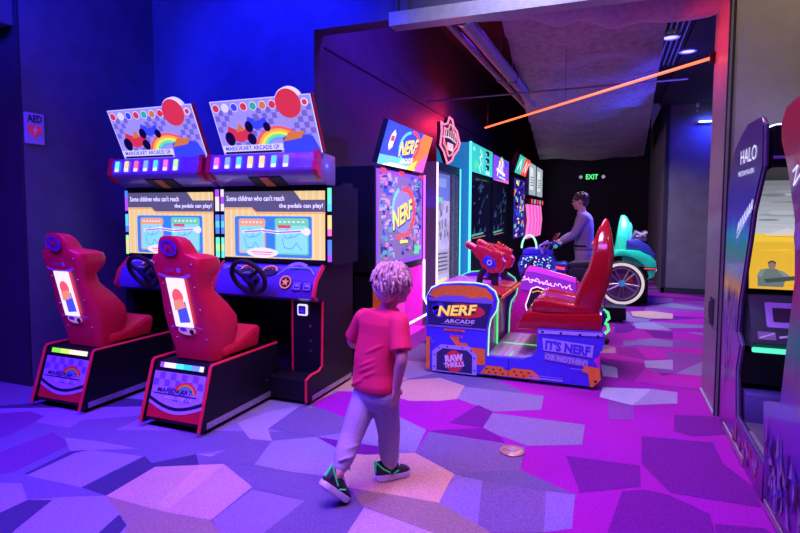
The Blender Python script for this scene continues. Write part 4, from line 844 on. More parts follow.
b = MB(); b.prism([(.20,.30),(.24,.62),(.42,.66),(.62,.72),(.70,.78),(.98,.76),(1.05,.66),(.98,.55),(.72,.50),(.66,.30)], 'y', .08, .42, DARK, .02); bd = part('bike_body', b, t)
b = MB(); a = Art(b, (0,.08,0), (1,0,0), (0,0,1)); a.poly([(.32,.655),(.60,.60),(.60,.57),(.32,.61)],MQ['cyan'],.004); a.poly([(.40,.74),(.62,.70),(.62,.66),(.42,.70)],MQ['red'],.004); part('body_stripe', b, bd)
b = MB(); b.prism([(.36,.70),(.40,.80),(.60,.83),(.66,.74),(.60,.68)], 'y', .05, .45, DBLUE, .02); a = Art(b,(0,.05,0),(1,0,0),(0,0,1)); a.line([(.40,.78),(.60,.755)],.035,MQ['red'],.004); part('tank', b, t)
part('seat', MB().prism([(.62,.76),(.64,.82),(.95,.86),(1.02,.80),(.98,.76)], 'y', .10, .40, RUBBER, .02), t)
hb = MB(); hb.tube([(.52,.0,1.04),(.44,.08,1.05),(.44,.42,1.05),(.52,.5,1.04)], .016, STEEL, 8); hb.tube([(.36,.25,.92),(.44,.25,1.05)], .025, DARK, 8); h_ = part('handlebar', hb, t)
for y in (-.06,.56): part('grip', MB().tube([(.50,y-.03,1.04),(.50,y+.06,1.04)], .024, lit('grip teal',(.05,.6,.5),.4), 8), h_)
b = MB()
for k in range(4): b.tube([(.34+k*.03,.0+k*.02,.94+.03*k),(.30+k*.06,-.02,1.04+.02*k),(.40+k*.05,.05,1.10-.02*k)], .016, [LAV,STEEL,LAVD,DBLUE][k], 6)
part('fork_tubes', b, t)
part('windscreen', MB().prism([(.40,1.04),(.44,1.04),(.52,1.20),(.49,1.20)], 'y', .08, .42, mat('smoked red screen',(.25,.01,.02),.1,coat=.5), .005), t)
b = MB().box(.1,.02,0,1.0,.48,.30, DARK); part('plinth', b, t)
# low dark plinth under the teal car
t = thing('step_platform', 'low black step on the carpet below the teal car wheel', 'step', (-.15,7.78,0)); part('step', MB().box(-.08,0,.03,.36,.34,.20, BLACK, .01), t)
for x in (-.05,.33): part('foot', MB().cyl((x,.04,0),.015,0,.04,n=10,m=STEEL), t); part('foot', MB().cyl((x,.30,0),.015,0,.04,n=10,m=STEEL), t)
# teal car
t = thing('teal_arcade_car', 'teal driving cabinet shaped like a car with white rimmed wheel', 'arcade machine', (.17,9.3,0))
sh = [(-.95,.22),(-.95,.50),(-.80,.60),(-.50,.64),(-.28,.72),(-.22,.86),(.0,.885),(.24,.875),(.40,.80),(.485,.72),(.495,.63),(.47,.47),(.36,.42)]
arc_ = [(.40*math.cos(q),.39+.40*math.sin(q)) for q in [R(a) for a in range(10,176,15)]]
TEALP = mat('bright teal car paint', (.015,.82,.42), .25, coat=.6, emit=.0)
b = MB(); P_ = sh+[p for p in arc_]+[(-.45,.22)]
for y0, y1 in ((0,.06),(.94,1.0)): b.prism(P_, 'y', y0, y1, TEALP, .008)
b.prism([(-.95,.25),(-.95,.50),(-.80,.58),(-.50,.62),(-.45,.25)], 'y', .06, .94, TEALP); b.prism([(.0,.62),(.0,.87),(.24,.865),(.40,.79),(.48,.71),(.47,.50),(.38,.62)], 'y', .06, .94, TEALP); bd = part('car_body', b, t)
b = MB(); b.prism([(.05,.885),(.06,1.03),(.22,1.05),(.38,.95),(.48,.80),(.46,.745),(.38,.82),(.24,.885)], 'y', .08, .92, DBLUE, .02); part('rear_deck', b, t, label='dark blue rear deck')
b = MB(); 
for i, z in enumerate((.60,.56)): b.box(.488,.05,z,.50,.30,z+.025, [MQ['red'],MQ['white']][i])
b.box(.30,-.008,.575,.49,.0,.62, INK); b.box(.32,-.012,.59,.48,-.008,.605, MQ['red']); part('tail_light', b, t)
wh = MB(); wh.lathe([(.26,-.02),(.345,-.03),(.352,.0),(.352,.14),(.34,.17),(.24,.17)], (0,-.05,.352), 'y', 36, RUBBER); wo = part('wheel', wh, t)
b = MB().lathe([(.285,-.036),(.330,-.038),(.33,-.028),(.285,-.022)], (0,-.05,.352), 'y', 36, lit('white wall',(.95,.85,.75),.55)); part('white_wall', b, wo, label='cream glowing tyre wall')
b = MB()
for k in range(10):
    a0 = 2*PI*k/10; b.tube([(.04*math.cos(a0),-.06,.352+.04*math.sin(a0)),(.255*math.cos(a0+(.12 if k%2 else -.12)),-.075,.352+.255*math.sin(a0+(.12 if k%2 else -.12)))], .014, STEEL, 6)
b.lathe([(.235,-.03),(.26,-.03),(.26,.1),(.235,.1)], (0,-.05,.352), 'y', 32, STEEL); b.cyl((0,-.05,.352),.05,-.03,.06,'y',16,SKYP); part('spoked_rim', b, wo)
b = MB().cyl((0,.02,.352),.24,0,.03,'y',28,mat('brake plum',(.25,.08,.3),.4)); b.box(.08,-.03,.36,.16,.01,.48, REDT); part('brake_disc', b, wo)
st = MB(); st.loft([rring(x, .45, z, w, d, .35, 5) for z, x, w, d in ((.80,-.04,.20,.46),(1.0,.0,.20,.48),(1.15,.01,.19,.48),(1.25,.02,.18,.40),(1.32,.02,.16,.26),(1.40,.01,.10,.12),(1.43,.0,.05,.05))], mat('mint seat shell',(.04,.88,.48),.35,coat=.4)); so = part('seat_back', st, t, label='mint green pointed seat back')
part('seat_wing', MB().prism([(.06,.86),(.10,1.10),(.09,1.30),(.12,1.31),(.145,1.24),(.13,1.05),(.15,.88)], 'y', .25, .65, mat('mint wing',(.1,.75,.5),.35), .01), so)
b = MB()
for y in (.2,.32,.5,.62): b.tube([(.14,y,1.06),(.20,y,1.16),(.28,y-.02,1.12),(.36,y-.03,1.16)], .028, STEEL, 8)
b.box(.18,.2,1.02,.36,.65,1.10, mat('engine grey',(.35,.32,.4),.3,.8), .01); part('engine', b, t, label='chrome engine with pipes')
b = MB(); b.box(-.72,-.01,.57,-.46,.3,.70, MAGP, .01); b.box(-.90,-.02,.40,-.68,.1,.56, TEALP, .01); b.box(-.72,-.02,.16,-.60,.2,.40, YEL, .008); part('nose_block', b, t)
part('front_plinth', MB().box(-.98,.05,0,-.45,.95,.26, DARK), t); part('rear_plinth', MB().box(.05,.3,0,.4,.7,.64, DARK), t)
b = MB(); b.M = Matrix.Translation((-.42,.5,.86)) @ Matrix.Rotation(R(-65),4,'Y'); b.tube([(.14*math.cos(2*PI*k/20),.14*math.sin(2*PI*k/20),0) for k in range(20)], .016, RUBBER, 6, True); b.M = Matrix.Identity(4); b.tube([(-.42,.5,.86),(-.6,.5,.62)],.03,DARK); part('steering_wheel', b, t)
# ------------------------------------------------------------------ HALO cabinet on the right
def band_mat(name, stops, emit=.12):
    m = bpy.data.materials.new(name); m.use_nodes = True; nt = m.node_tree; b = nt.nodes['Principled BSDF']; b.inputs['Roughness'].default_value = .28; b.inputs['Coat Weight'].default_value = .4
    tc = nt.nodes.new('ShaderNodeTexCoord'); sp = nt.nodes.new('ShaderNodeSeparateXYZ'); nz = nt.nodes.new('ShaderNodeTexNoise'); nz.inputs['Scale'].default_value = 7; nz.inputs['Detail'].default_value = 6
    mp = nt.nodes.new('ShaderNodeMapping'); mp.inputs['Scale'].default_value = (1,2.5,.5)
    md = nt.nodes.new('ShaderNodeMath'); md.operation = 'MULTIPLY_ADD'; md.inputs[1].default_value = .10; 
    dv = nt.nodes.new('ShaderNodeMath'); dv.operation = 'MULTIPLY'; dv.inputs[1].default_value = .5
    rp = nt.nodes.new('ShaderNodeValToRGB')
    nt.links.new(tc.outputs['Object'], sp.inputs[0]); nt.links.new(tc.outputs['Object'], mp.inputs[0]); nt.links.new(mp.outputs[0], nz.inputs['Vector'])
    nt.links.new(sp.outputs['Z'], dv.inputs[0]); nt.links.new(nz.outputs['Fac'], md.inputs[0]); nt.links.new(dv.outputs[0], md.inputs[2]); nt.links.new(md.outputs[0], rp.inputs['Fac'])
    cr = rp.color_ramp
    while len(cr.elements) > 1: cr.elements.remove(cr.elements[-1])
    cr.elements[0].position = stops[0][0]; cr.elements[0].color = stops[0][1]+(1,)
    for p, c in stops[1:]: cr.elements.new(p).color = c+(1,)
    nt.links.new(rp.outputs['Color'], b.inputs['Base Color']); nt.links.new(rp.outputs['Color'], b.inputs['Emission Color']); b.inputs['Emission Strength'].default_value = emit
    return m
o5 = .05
FOIL = band_mat('foil sheen art rear', [(.0,(.10,.01,.16)),(.15+o5,(.25,.03,.30)),(.36+o5,(.22,.08,.40)),(.45+o5,(.20,.10,.35)),(.49+o5,(.75,.45,.05)),(.55+o5,(.25,.30,.45)),(.61+o5,(.05,.55,.25)),(.66+o5,(.03,.50,.60)),(.70+o5,(.05,.10,.55)),(.80+o5,(.05,.02,.35)),(.92,(.06,.02,.22))], .10)  # coloured reflections on the glossy foil painted in as bands by height
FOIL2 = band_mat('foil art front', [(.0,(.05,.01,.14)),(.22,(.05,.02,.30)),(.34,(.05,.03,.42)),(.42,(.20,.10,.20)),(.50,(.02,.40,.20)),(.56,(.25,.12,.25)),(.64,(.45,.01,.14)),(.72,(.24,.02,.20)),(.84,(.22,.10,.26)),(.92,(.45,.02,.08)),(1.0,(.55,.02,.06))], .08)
t = thing('shooting_arcade_cabinet', 'walk-in shooting cabinet with tall curved side panels by the grey pillar', 'arcade machine', (.74,2.4,0))
L_ = lambda ps: [(y-2.4, z) for y, z in ps]
p1 = L_([(4.30,.0),(4.34,.64),(4.32,1.66),(4.16,1.87),(3.98,1.94),(3.81,1.985),(3.53,1.98),(3.46,1.93),(3.44,1.71),(3.62,1.47),(3.68,1.30),(3.85,.93),(3.89,.72),(3.78,.66),(3.86,.48),(3.80,.21),(3.59,.20),(3.14,.19),(3.14,.0)])
p2 = L_([(2.84,1.965),(3.04,1.945),(3.105,1.88),(3.09,1.80),(2.97,1.66),(2.83,1.43),(2.79,1.17),(2.86,.85),(2.91,.585),(3.19,.505),(3.11,.09),(3.10,.0),(2.05,.0),(2.05,1.70),(2.2,1.88),(2.5,1.965)])
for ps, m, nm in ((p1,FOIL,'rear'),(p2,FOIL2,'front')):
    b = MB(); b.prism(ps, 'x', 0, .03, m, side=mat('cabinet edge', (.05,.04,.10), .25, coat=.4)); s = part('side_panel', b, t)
    e = MB(); Q = ps[1:-1] if nm == 'rear' else ps[:12]; e.tube([(.015,y,z) for y, z in Q], .0075, mat('pearl edging',(.35,.28,.55),.15,.6), 6); part('edge_strip', e, s)
    b = MB(); a = Art(b, (0,0,0), (0,-1,0), (0,0,1)); HW = lit('halo white',(.75,.8,1),.9); HV = mat('streak violet',(.34,.22,.5),.4); HD = mat('streak dark',(.03,.015,.06),.4); HG = mat('streak grey',(.30,.26,.42),.4)
    rn = random.Random(31 if nm == 'rear' else 8)
    if nm == 'rear':
        cx = -(3.76-2.4); a.text('HALO',cx,1.80,.40,.085,HW,.003,bold=0); b.cut(); a.text('FIRETEAM RAVEN',cx-.05,1.70,.40,.03,HW,.003,bold=0); b.cut()
        b.cut()
        for k in range(7): a.line([(cx-.22+k*.055,1.33+k*.022),(cx-.18+k*.055,1.40+k*.022),(cx-.17+k*.055,1.36+k*.02)],.010,HW,.003)
        b.cut(); a.line([(cx-.22,1.30),(cx+.16,1.50)],.006,HW,.003); b.cut(); a.line([(cx-.26,1.22),(cx-.05,1.30),(cx+.10,1.44)],.005,HV,.003)
        b.cut()
        for k in range(60):
            y, z = rn.uniform(-1.84,-1.52), rn.uniform(.24,.95); a.poly([(y,z),(y+rn.uniform(.008,.03),z+rn.uniform(.0,.05)),(y+rn.uniform(-.01,.02),z+rn.uniform(.06,.16))],[HV,HD,HG][k%3],.003+k*.00005)
        b.cut()
        for k in range(25):
            y, z = rn.uniform(-1.5,-.86), rn.uniform(.03,.13); a.poly([(y,z),(y+.06,z+.01),(y+.03,z+.06)],[HV,HG,mat('ember print',(.5,.12,.05),.4),HD][k%4],.003+k*.00005)
    else:
        a.line([(-.48,1.64),(-.42,1.66),(-.46,1.58),(-.38,1.62)],.012,HW,.003); b.cut(); a.disc(-.36,1.36,.06,.06,HV,.003)
        b.cut(); a.rect(-.70,.055,-.06,.063,HD,.003)
        for k in range(70):
            y, z = rn.uniform(-.70,-.10), rn.uniform(.06,.33); a.poly([(y,z),(y+rn.uniform(.02,.06),z+rn.uniform(.0,.06)),(y+rn.uniform(-.02,.04),z+rn.uniform(.06,.16))],[HD,HG,HD,HV,mat('streak blue',(.08,.06,.45),.4)][k%5],.003+k*.00005)
    part('panel_print', b, s)
    k = MB(); y0, y1 = ((3.55,4.15) if nm == 'rear' else (2.3,3.08)); k.box(-.006,y0-2.4,.012,0,y1-2.4,.05, ALU); part('kick_strip', k, s)
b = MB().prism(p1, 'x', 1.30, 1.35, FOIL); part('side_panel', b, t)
b = MB(); b.box(.05,-.35,.02,1.30,1.9,.17, DARK); b.box(.05,-.35,.17,1.30,1.42,.185, mat('ribbed floor mat',(.10,.10,.13),.5,nscale=90,bump=.2)); b.box(.03,.72,.185,.05,1.20,.20, ALU); part('platform', b, t)
BLUEC = mat('dull blue cabinet',(.10,.09,.30),.45)
b = MB(); b.box(.05,1.62,.17,1.30,1.9,1.0, BLUEC); b.box(.05,1.40,.17,1.30,1.65,.36, BLUEC, .01); b.prism([(1.62,.36),(1.50,.40),(1.46,.60),(1.62,.62)], 'x', .05, 1.30, DARK); b.box(.05,1.78,1.0,1.30,1.9,1.95, DARK); b.prism([(1.02,1.92),(1.05,1.70),(1.55,1.66),(1.9,1.66),(1.9,1.95)], 'x', .05, 1.30, BLACK); b.box(.05,1.03,1.745,1.30,1.04,1.76, LAVD); bd = part('cabinet_body', b, t)
b = MB(); b.prism([(1.62,.63),(1.34,.66),(1.30,.70),(1.46,.96),(1.62,.97)], 'x', .05, 1.30, mat('console green black',(.02,.05,.05),.4)); cn = part('console', b, t)
u_ = Vector((0,.16,.26)).normalized(); b = MB(); a = Art(b, (0,1.30,.70), (1,0,0), u_); a.rrect(.13,.10,.30,.26,.01,LAV,.003); a.rrect(.165,.135,.265,.225,.005,INK,.005); a.rect(.08,.02,.17,.07,GREYP,.003); a.line([(.09,.03),(.16,.06)],.008,WHITE,.005); a.line([(.19,.04),(.29,.06)],.012,WHITE,.004); a.rrect(.33,.02,.54,.29,.02,LAVD,.003); a.disc(.41,.15,.055,.045,mat('button green',(.05,.4,.1),.4,emit=.4,ecol=(.1,.8,.2)),.006); a.line([(.38,.26),(.44,.23),(.50,.26)],.014,BLUEP,.005); part('console_print', b, cn)
b = MB().box(.06,1.33,.635,1.29,1.36,.665, lit('console mint',(.1,.9,.55),1.1)); part('light_strip', b, cn, label='mint green light strip')
# screen
s0, s1 = Vector((0,1.50,.99)), Vector((0,1.60,1.66)); su = (s1-s0).normalized(); L = (s1-s0).length
b = MB(); a = Art(b, s0, (1,0,0), su); GY = [lit('sky %d' % i,(v*.9,v*.95,v*1.08),.75) for i, v in enumerate([.26+.05*k for k in range(10)])]
b.add([tuple(a.at((x,v),d)) for d in (0,-.05) for x, v in ((.05,0),(1.30,0),(1.30,L),(.05,L))], [(0,1,2,3),(7,6,5,4),(0,4,5,1),(1,5,6,2),(2,6,7,3),(3,7,4,0)], DARK)
SAND = [lit('sand %d' % i, c, .9) for i, c in enumerate(((.85,.50,.04),(.95,.62,.06),(.78,.42,.03)))]
H0 = .345
for i in range(10): a.rect(.06,H0+(9-i)*(L-H0)/10,1.29,H0+(10-i)*(L-H0)/10,GY[i],.001)
rn = random.Random(9)
for k in range(60): x, v = rn.uniform(.06,1.0), rn.uniform(H0+.06,L-.04); a.disc(min(x+.1,1.1),v,rn.uniform(.04,.12),rn.uniform(.004,.014),GY[rn.randrange(0,8)],.002+k*.00005,12)
a.rect(.06,.005,1.29,H0,SAND[0],.002); a.rect(.06,H0-.05,1.29,H0,SAND[1],.0022)
for k in range(30): x, v = rn.uniform(.06,1.1), rn.uniform(.02,H0-.02); a.poly([(x,v),(min(x+.2,1.29),v+.006),(min(x+.16,1.29),v+.014)],SAND[rn.randrange(1,3)],.003+k*.00003)
a.poly([(.14,H0-.01),(.20,H0+.015),(.26,H0+.035),(.32,H0+.015),(.40,H0-.005)],lit('far rock',(.8,.75,.75),.8),.004); a.line([(.13,H0-.015),(.5,H0-.02)],.006,SAND[2],.0045)
AR = [lit('armour %d' % i, c, .6) for i, c in enumerate(((.20,.30,.25),(.32,.42,.38),(.08,.12,.10)))]
a_ = a; a = Art(b, a_.at((.03,.005),0), a_.ux*.74, a_.uy*.74); a.n = a_.n
a.poly([(.10,.02),(.10,.10),(.13,.15),(.17,.17),(.23,.17),(.27,.14),(.30,.10),(.28,.02)],AR[0],.008); a.poly([(.09,.10),(.12,.16),(.16,.17),(.13,.10)],AR[1],.009); a.poly([(.24,.16),(.28,.15),(.34,.10),(.30,.08)],AR[1],.009); a.disc(.20,.20,.028,.034,lit('soldier face',(.45,.28,.2),.6),.009); a.arc(.20,.205,.018,.032,10,170,AR[2],.010,8); a.poly([(.14,.08),(.36,.115),(.42,.11),(.42,.09),(.30,.07),(.16,.05)],AR[2],.011)
a = a_; a.rect(.33,.055,.85,.105,lit('caption green',(.03,.5,.12),.7),.007); a.text('ION',.46,.08,.10,.035,WHITE,.009,bold=.02)
part('screen', b, t, label='bright screen showing a golden desert battlefield')
t = thing('cabinet_top_lamp', 'blue white lamp glowing on top of the walk-in shooting cabinet', 'lamp', (1.02,4.26,1.956)); part('lamp_base', MB().box(-.10,-.06,0,.10,.06,.05, DARK, .01), t); part('lamp_lens', MB().ball((0,-.03,.06),.085,.05,.025,lit('lamp blue',(.45,.55,1),5)), t)
# ------------------------------------------------------------------ people
def fuse(mb, voxel, name, m, parent, smooth=4, label=None):
    """one continuous surface from overlapping closed volumes"""
    o = mb.build(name+'_raw', m)
    md = o.modifiers.new('r', 'REMESH'); md.mode = 'VOXEL'; md.voxel_size = voxel; md.use_smooth_shade = True
    ms = o.modifiers.new('s', 'SMOOTH'); ms.factor = .5; ms.iterations = smooth
    bpy.context.view_layer.update(); dg = bpy.context.evaluated_depsgraph_get()
    me = bpy.data.meshes.new_from_object(o.evaluated_get(dg)); me.name = name
    old = o.data; bpy.data.objects.remove(o); bpy.data.meshes.remove(old)
    if not me.materials: me.materials.append(m)
    for p in me.polygons: p.use_smooth = True
    q = bpy.data.objects.new(name, me); C.objects.link(q); q.parent = parent
    if parent: q.matrix_parent_inverse = Matrix.Translation(parent.location).inverted()
    if label: q['label'] = label
    return q
def spl(pts, n=6):
    """Catmull-Rom through (point, radius) pairs"""
    P = [Vector(p) for p, r in pts]; Rr = [r for p, r in pts]; out = []; ro = []
    for i in range(len(P)-1):
        a, b, c, d = P[max(i-1,0)], P[i], P[i+1], P[min(i+2,len(P)-1)]
        for k in range(n):
            t = k/n; out.append(.5*((2*b)+(c-a)*t+(2*a-5*b+4*c-d)*t*t+(3*b-a-3*c+d)*t**3)); ro.append(Rr[i]+(Rr[i+1]-Rr[i])*t)
    out.append(P[-1]); ro.append(Rr[-1]); return out, ro
def limb(mb, pts, m=None, n=12):
    p, r = spl(pts); mb.tube(p, r, m, n); mb.ball(p[0], r[0], m=m, u=12, w=8); mb.ball(p[-1], r[-1], m=m, u=12, w=8)
def oring(c, right, fwd, w, d, n=20):
    c = Vector(c); return [c+Vector(right)*(w/2*math.copysign(abs(math.cos(q))**.85,math.cos(q)))+Vector(fwd)*(d/2*math.copysign(abs(math.sin(q))**.85,math.sin(q))) for q in [2*PI*k/n for k in range(n)]]
def hand(mb, wrist, d, palmn, s, m, curl=.5):
    """palm, four fingers and a thumb; d = direction of the hand, palmn = where the palm faces"""
    w = Vector(wrist); d = Vector(d).normalized(); pn = Vector(palmn); pn = (pn-d*pn.dot(d)).normalized(); sd = d.cross(pn)
    a = w+d*.015*s; c = w+d*.085*s
    mb.loft([[p+d*0 for p in oring(w+d*t*s, sd, pn, ww*s, hh*s, 12)] for t, ww, hh in ((-.01,.05,.036),(.02,.064,.034),(.05,.078,.03),(.08,.08,.026),(.09,.074,.022))], m)
    for k, (off, ln) in enumerate(((.030,.062),(.010,.070),(-.010,.066),(-.029,.052))):
        q = w+d*.08*s+sd*off*s; dd = d.copy(); pts = [(q-d*.02*s,.0088*s)]; pts.append((q,.0086*s))
        for j in range(3):
            dd = (dd+pn*curl*(.5+.25*j)).normalized(); q = q+dd*ln*s/3*1.15; pts.append((q,(.0082-.0008*j)*s))
        limb(mb, pts, m, 8)
    q = w+d*.03*s+sd*.032*s; dd = (d*.75+sd*.75+pn*.25).normalized(); pts = [(q-sd*.012*s,.012*s),(q,.0115*s)]
    for j in range(2): q = q+dd*.034*s; pts.append((q,(.0105-.001*j)*s)); dd = (dd+d*.5+pn*.3).normalized()
    limb(mb, pts, m, 8)
def head(mb, c, f, up, s, m):
    """face with brow, nose, lips, chin and ears; c = centre, f = facing"""
    c = Vector(c); f = Vector(f).normalized(); up = Vector(up); up = (up-f*up.dot(f)).normalized(); l = up.cross(f)
    B = Matrix((l, f, up)).transposed().to_4x4(); B.translation = c
    keep = mb.M; mb.M = B @ Matrix.Diagonal((s,s,s,1))
    mb.ball((0,-.008,.02),.074,.092,.088,m,20,14); mb.ball((0,.022,-.04),.058,.062,.068,m,18,12); mb.ball((0,.052,-.082),.026,.026,.022,m)
    mb.ball((0,.080,.022),.05,.012,.012,m); mb.loft([oring((0,.078,.012),(1,0,0),(0,1,0),.014,.02,10),oring((0,.094,-.012),(1,0,0),(0,1,0),.020,.024,10),oring((0,.092,-.026),(1,0,0),(0,1,0),.032,.022,10),oring((0,.078,-.032),(1,0,0),(0,1,0),.02,.01,10)],m)
    mb.ball((0,.078,-.050),.024,.009,.006,m); mb.ball((0,.077,-.060),.021,.009,.006,m)
    for q in (-1,1): mb.ball((q*.042,.05,-.03),.024,.028,.026,m); mb.ball((q*.076,-.005,-.005),.010,.022,.034,m,12,8)
    mb.M = keep; return B
def eyes(B, s, parent):
    for q in (-1,1):
        e = MB(); e.M = B @ Matrix.Diagonal((s,s,s,1)); e.ball((q*.032,.071,.008),.0135,.012,.009,mat('eye white',(.8,.8,.8),.3)); e.ball((q*.032,.0805,.008),.006,.004,.006,mat('iris',(.05,.035,.03),.2)); o = part('eye', e, parent); o.matrix_parent_inverse = Matrix.Translation(parent.location).inverted()
    e = MB(); e.M = B @ Matrix.Diagonal((s,s,s,1)); e.tube([(-.022,.086,-.054),(0,.0895,-.0545),(.022,.086,-.054)],.0022,mat('lip',(.45,.12,.12),.5),6); o = part('mouth', e, parent); o.matrix_parent_inverse = Matrix.Translation(parent.location).inverted()
SKIN = mat('skin', (.62,.36,.28), .5, nscale=40, noise=.06)
# ---- boy, walking away to the right
V = Vector
boy = thing('person', 'young blond child in red T-shirt and grey sweatpants walking across the carpet', 'person', (-1.13,2.56,0))
hd, nk, ch, wa, pe = V((-1.043,2.602,1.088)), V((-1.071,2.590,.965)), V((-1.106,2.580,.85)), V((-1.128,2.565,.66)), V((-1.125,2.560,.535))
shL, shR = V((-1.228,2.635,.885)), V((-.990,2.535,.90))
hpL, hpR = V((-1.180,2.585,.51)), V((-1.070,2.540,.515))
knL, anL = V((-1.222,2.47,.305)), V((-1.228,2.335,.165)); knR, anR = V((-1.080,2.63,.275)), V((-1.100,2.672,.075))
elL, wrL = V((-1.325,2.69,.735)), V((-1.225,2.80,.67)); elR, wrR = V((-.950,2.475,.735)), V((-.985,2.495,.575))
rt = (shR-shL); rt.z = 0; rt.normalize(); fw_ = V((-rt.y, rt.x, 0))
if fw_.y < 0: fw_ = -fw_
hf = V((.62,.76,-.05)).normalized()
b = MB()
head(b, hd, hf, (0,0,1), 1.0, SKIN)
limb(b, [(nk-V((0,0,.04)),.046),(nk,.043),(hd+V((0,-.0,-.05)),.045)], SKIN)
b.loft([oring(pe-V((0,0,.06)),rt,fw_,.15,.12),oring(pe,rt,fw_,.20,.14),oring(wa,rt,fw_,.19,.13),oring(ch,rt,fw_,.225,.145),oring(ch+V((0,0,.05)),rt,fw_,.19,.11),oring(nk-V((0,0,.01)),rt,fw_,.085,.08)], SKIN)
for s_, e_, w_, d_, pn in ((shL,elL,wrL,(.25,.35,-.9),(.9,-.2,.2)),(shR,elR,wrR,(-.12,.18,-.97),(-.75,.3,0))):
    limb(b, [(s_,.042),(s_.lerp(e_,.5),.036),(e_,.030),(e_.lerp(w_,.4),.029),(w_,.021)], SKIN); hand(b, w_, d_, pn, .82, SKIN, .35)
for h_, k_, a_ in ((hpL,knL,anL),(hpR,knR,anR)): limb(b, [(h_,.062),(h_.lerp(k_,.5),.054),(k_,.042),(k_.lerp(a_,.35),.043),(a_,.026)], SKIN)
fd = {'L': (V((-1.272,2.285,.135)), V((-1.215,2.365,.045)), V((.6,.8,0))), 'R': (V((-1.133,2.648,.04)), V((-1.035,2.745,.03)), V((.74,.67,0)))}
for k, an in (('L',anL),('R',anR)):
    he, to, d = fd[k]; limb(b, [(an,.027),(he.lerp(to,.3)+V((0,0,.012)),.024),(to,.018)], SKIN)
body = fuse(b, .0055, 'body', SKIN, boy, 3)
B = Matrix((V((0,0,1)).cross(hf), hf, V((0,0,1)))).transposed().to_4x4(); B.translation = hd; eyes(B, 1.0, boy)
TEE = mat('red T-shirt cotton', (.80,.02,.10), .8, nscale=120, noise=.06, bump=.1)
b = MB(); b.loft([oring(pe+V((.0,0,.005)),rt,fw_,.262,.20,28),oring(pe+V((0,0,.035)),rt,fw_,.268,.205,28),oring(wa+V((0,0,-.03)),rt,fw_,.258,.19,28),oring(wa+V((0,0,.04)),rt,fw_,.255,.18,28),oring(ch+V((0,0,-.02)),rt,fw_,.262,.18,28),oring(ch+V((0,0,.035)),rt,fw_,.262,.17,28),oring(ch+V((.0,0,.072)),rt,fw_,.235,.145,28),oring(ch+V((.0,0,.095)),rt,fw_,.185,.125,28),oring(nk-V((0,0,.022)),rt,fw_,.125,.115,28),oring(nk-V((0,0,.008)),rt,fw_,.108,.10,28)], TEE)
rn = random.Random(6)
for s_, e_ in ((shL,elL),(shR,elR)):
    m_ = s_.lerp(e_,.80); p, r = spl([(s_+(ch-s_)*.25,.058),(s_,.053),(s_.lerp(e_,.45),.053),(m_,.056)]); b.tube(p, r, TEE, 16); b.ball(s_, .052, m=TEE)
for k in range(7):   # soft folds
    z = rn.uniform(.56,.82); ph = rn.uniform(0,2*PI); c_ = wa.lerp(ch,(z-.66)/.19); pts = [c_+rt*(.128*math.cos(ph+q*.22))+fw_*(.093*math.sin(ph+q*.22))+V((0,0,z-c_.z+q*.014)) for q in range(-3,4)]; b.tube(pts, [.002,.006,.008,.009,.008,.006,.002], TEE, 6)
fuse(b, .0055, 'tee_shirt', TEE, boy, 4, 'red short-sleeved T-shirt')
SWEAT = mat('grey sweatpants cotton', (.40,.36,.46), .85, nscale=90, noise=.10, bump=.15)
b = MB(); b.loft([oring(pe-V((0,0,.10)),rt,fw_,.16,.13),oring(pe-V((0,0,.04)),rt,fw_,.222,.172),oring(pe+V((0,0,.03)),rt,fw_,.228,.17),oring(pe+V((0,0,.06)),rt,fw_,.21,.155)], SWEAT)
for h_, k_, a_ in ((hpL,knL,anL),(hpR,knR,anR)):
    limb(b, [(h_,.078),(h_.lerp(k_,.5),.070),(k_,.060),(k_.lerp(a_,.5),.055),(a_.lerp(k_,.28),.047),(a_.lerp(k_,.17),.038)], SWEAT, 16)
    for q in range(6):
        c_ = k_.lerp(a_, rn.uniform(-.2,.85)); d = (a_-k_).normalized(); x = d.cross(V((.3,-1,0))).normalized(); y = d.cross(x); ph = rn.uniform(0,6.28)
        b.tube([c_+x*(.054*math.cos(ph+j*.3))+y*(.054*math.sin(ph+j*.3))+d*(j*.012) for j in range(-3,4)], [.002,.005,.007,.008,.007,.005,.002], SWEAT, 6)
fuse(b, .0055, 'sweatpants', SWEAT, boy, 4, 'baggy grey sweatpants')
HAIR = mat('ash blond hair', (.68,.52,.40), .55, nscale=70, noise=.3); HAIR3 = mat('pale blond hair', (.72,.60,.50), .5, nscale=70, noise=.2); HAIR2 = mat('dark blond hair', (.36,.26,.24), .55, nscale=70, noise=.3)
b = MB(); l_ = V((0,0,1)).cross(hf); b.M = B @ Matrix.Diagonal((.95,.97,.97,1)); b.ball((0,-.012,.022),.082,.096,.092,HAIR,24,16); b.ball((0,-.050,-.042),.072,.055,.064,HAIR)
for k in range(560):
    u_, v_ = rn.uniform(0,2*PI), math.asin(rn.uniform(-.82,1)); d = V((math.cos(u_)*math.cos(v_), math.sin(u_)*math.cos(v_), math.sin(v_)))
    if d.y > .35 and d.z < .25: continue
    p = V((d.x*.080, -.012+d.y*.094, .022+d.z*.090)); dn = V((d.x*.6+.25*d.y, d.y*.6-.2-.25*d.x, -1)); tg = (dn-d*dn.dot(d)); tg = (tg.normalized()+V((rn.uniform(-.35,.35),rn.uniform(-.35,.25),rn.uniform(-.2,.2)))).normalized(); ln = rn.uniform(.045,.08)
    b.tube([p-d*.003, p+tg*ln*.35+d*.006, p+tg*ln*.7+d*.002-d*ln*.08, p+tg*ln-d*ln*.28+d*rn.uniform(.0,.014)], [.006,.0078,.006,.0015], [HAIR,HAIR,HAIR2,HAIR3][k%4], 5)
o = part('hair', b, boy, label='tousled ash blond hair'); o.matrix_parent_inverse = Matrix.Translation(boy.location).inverted()
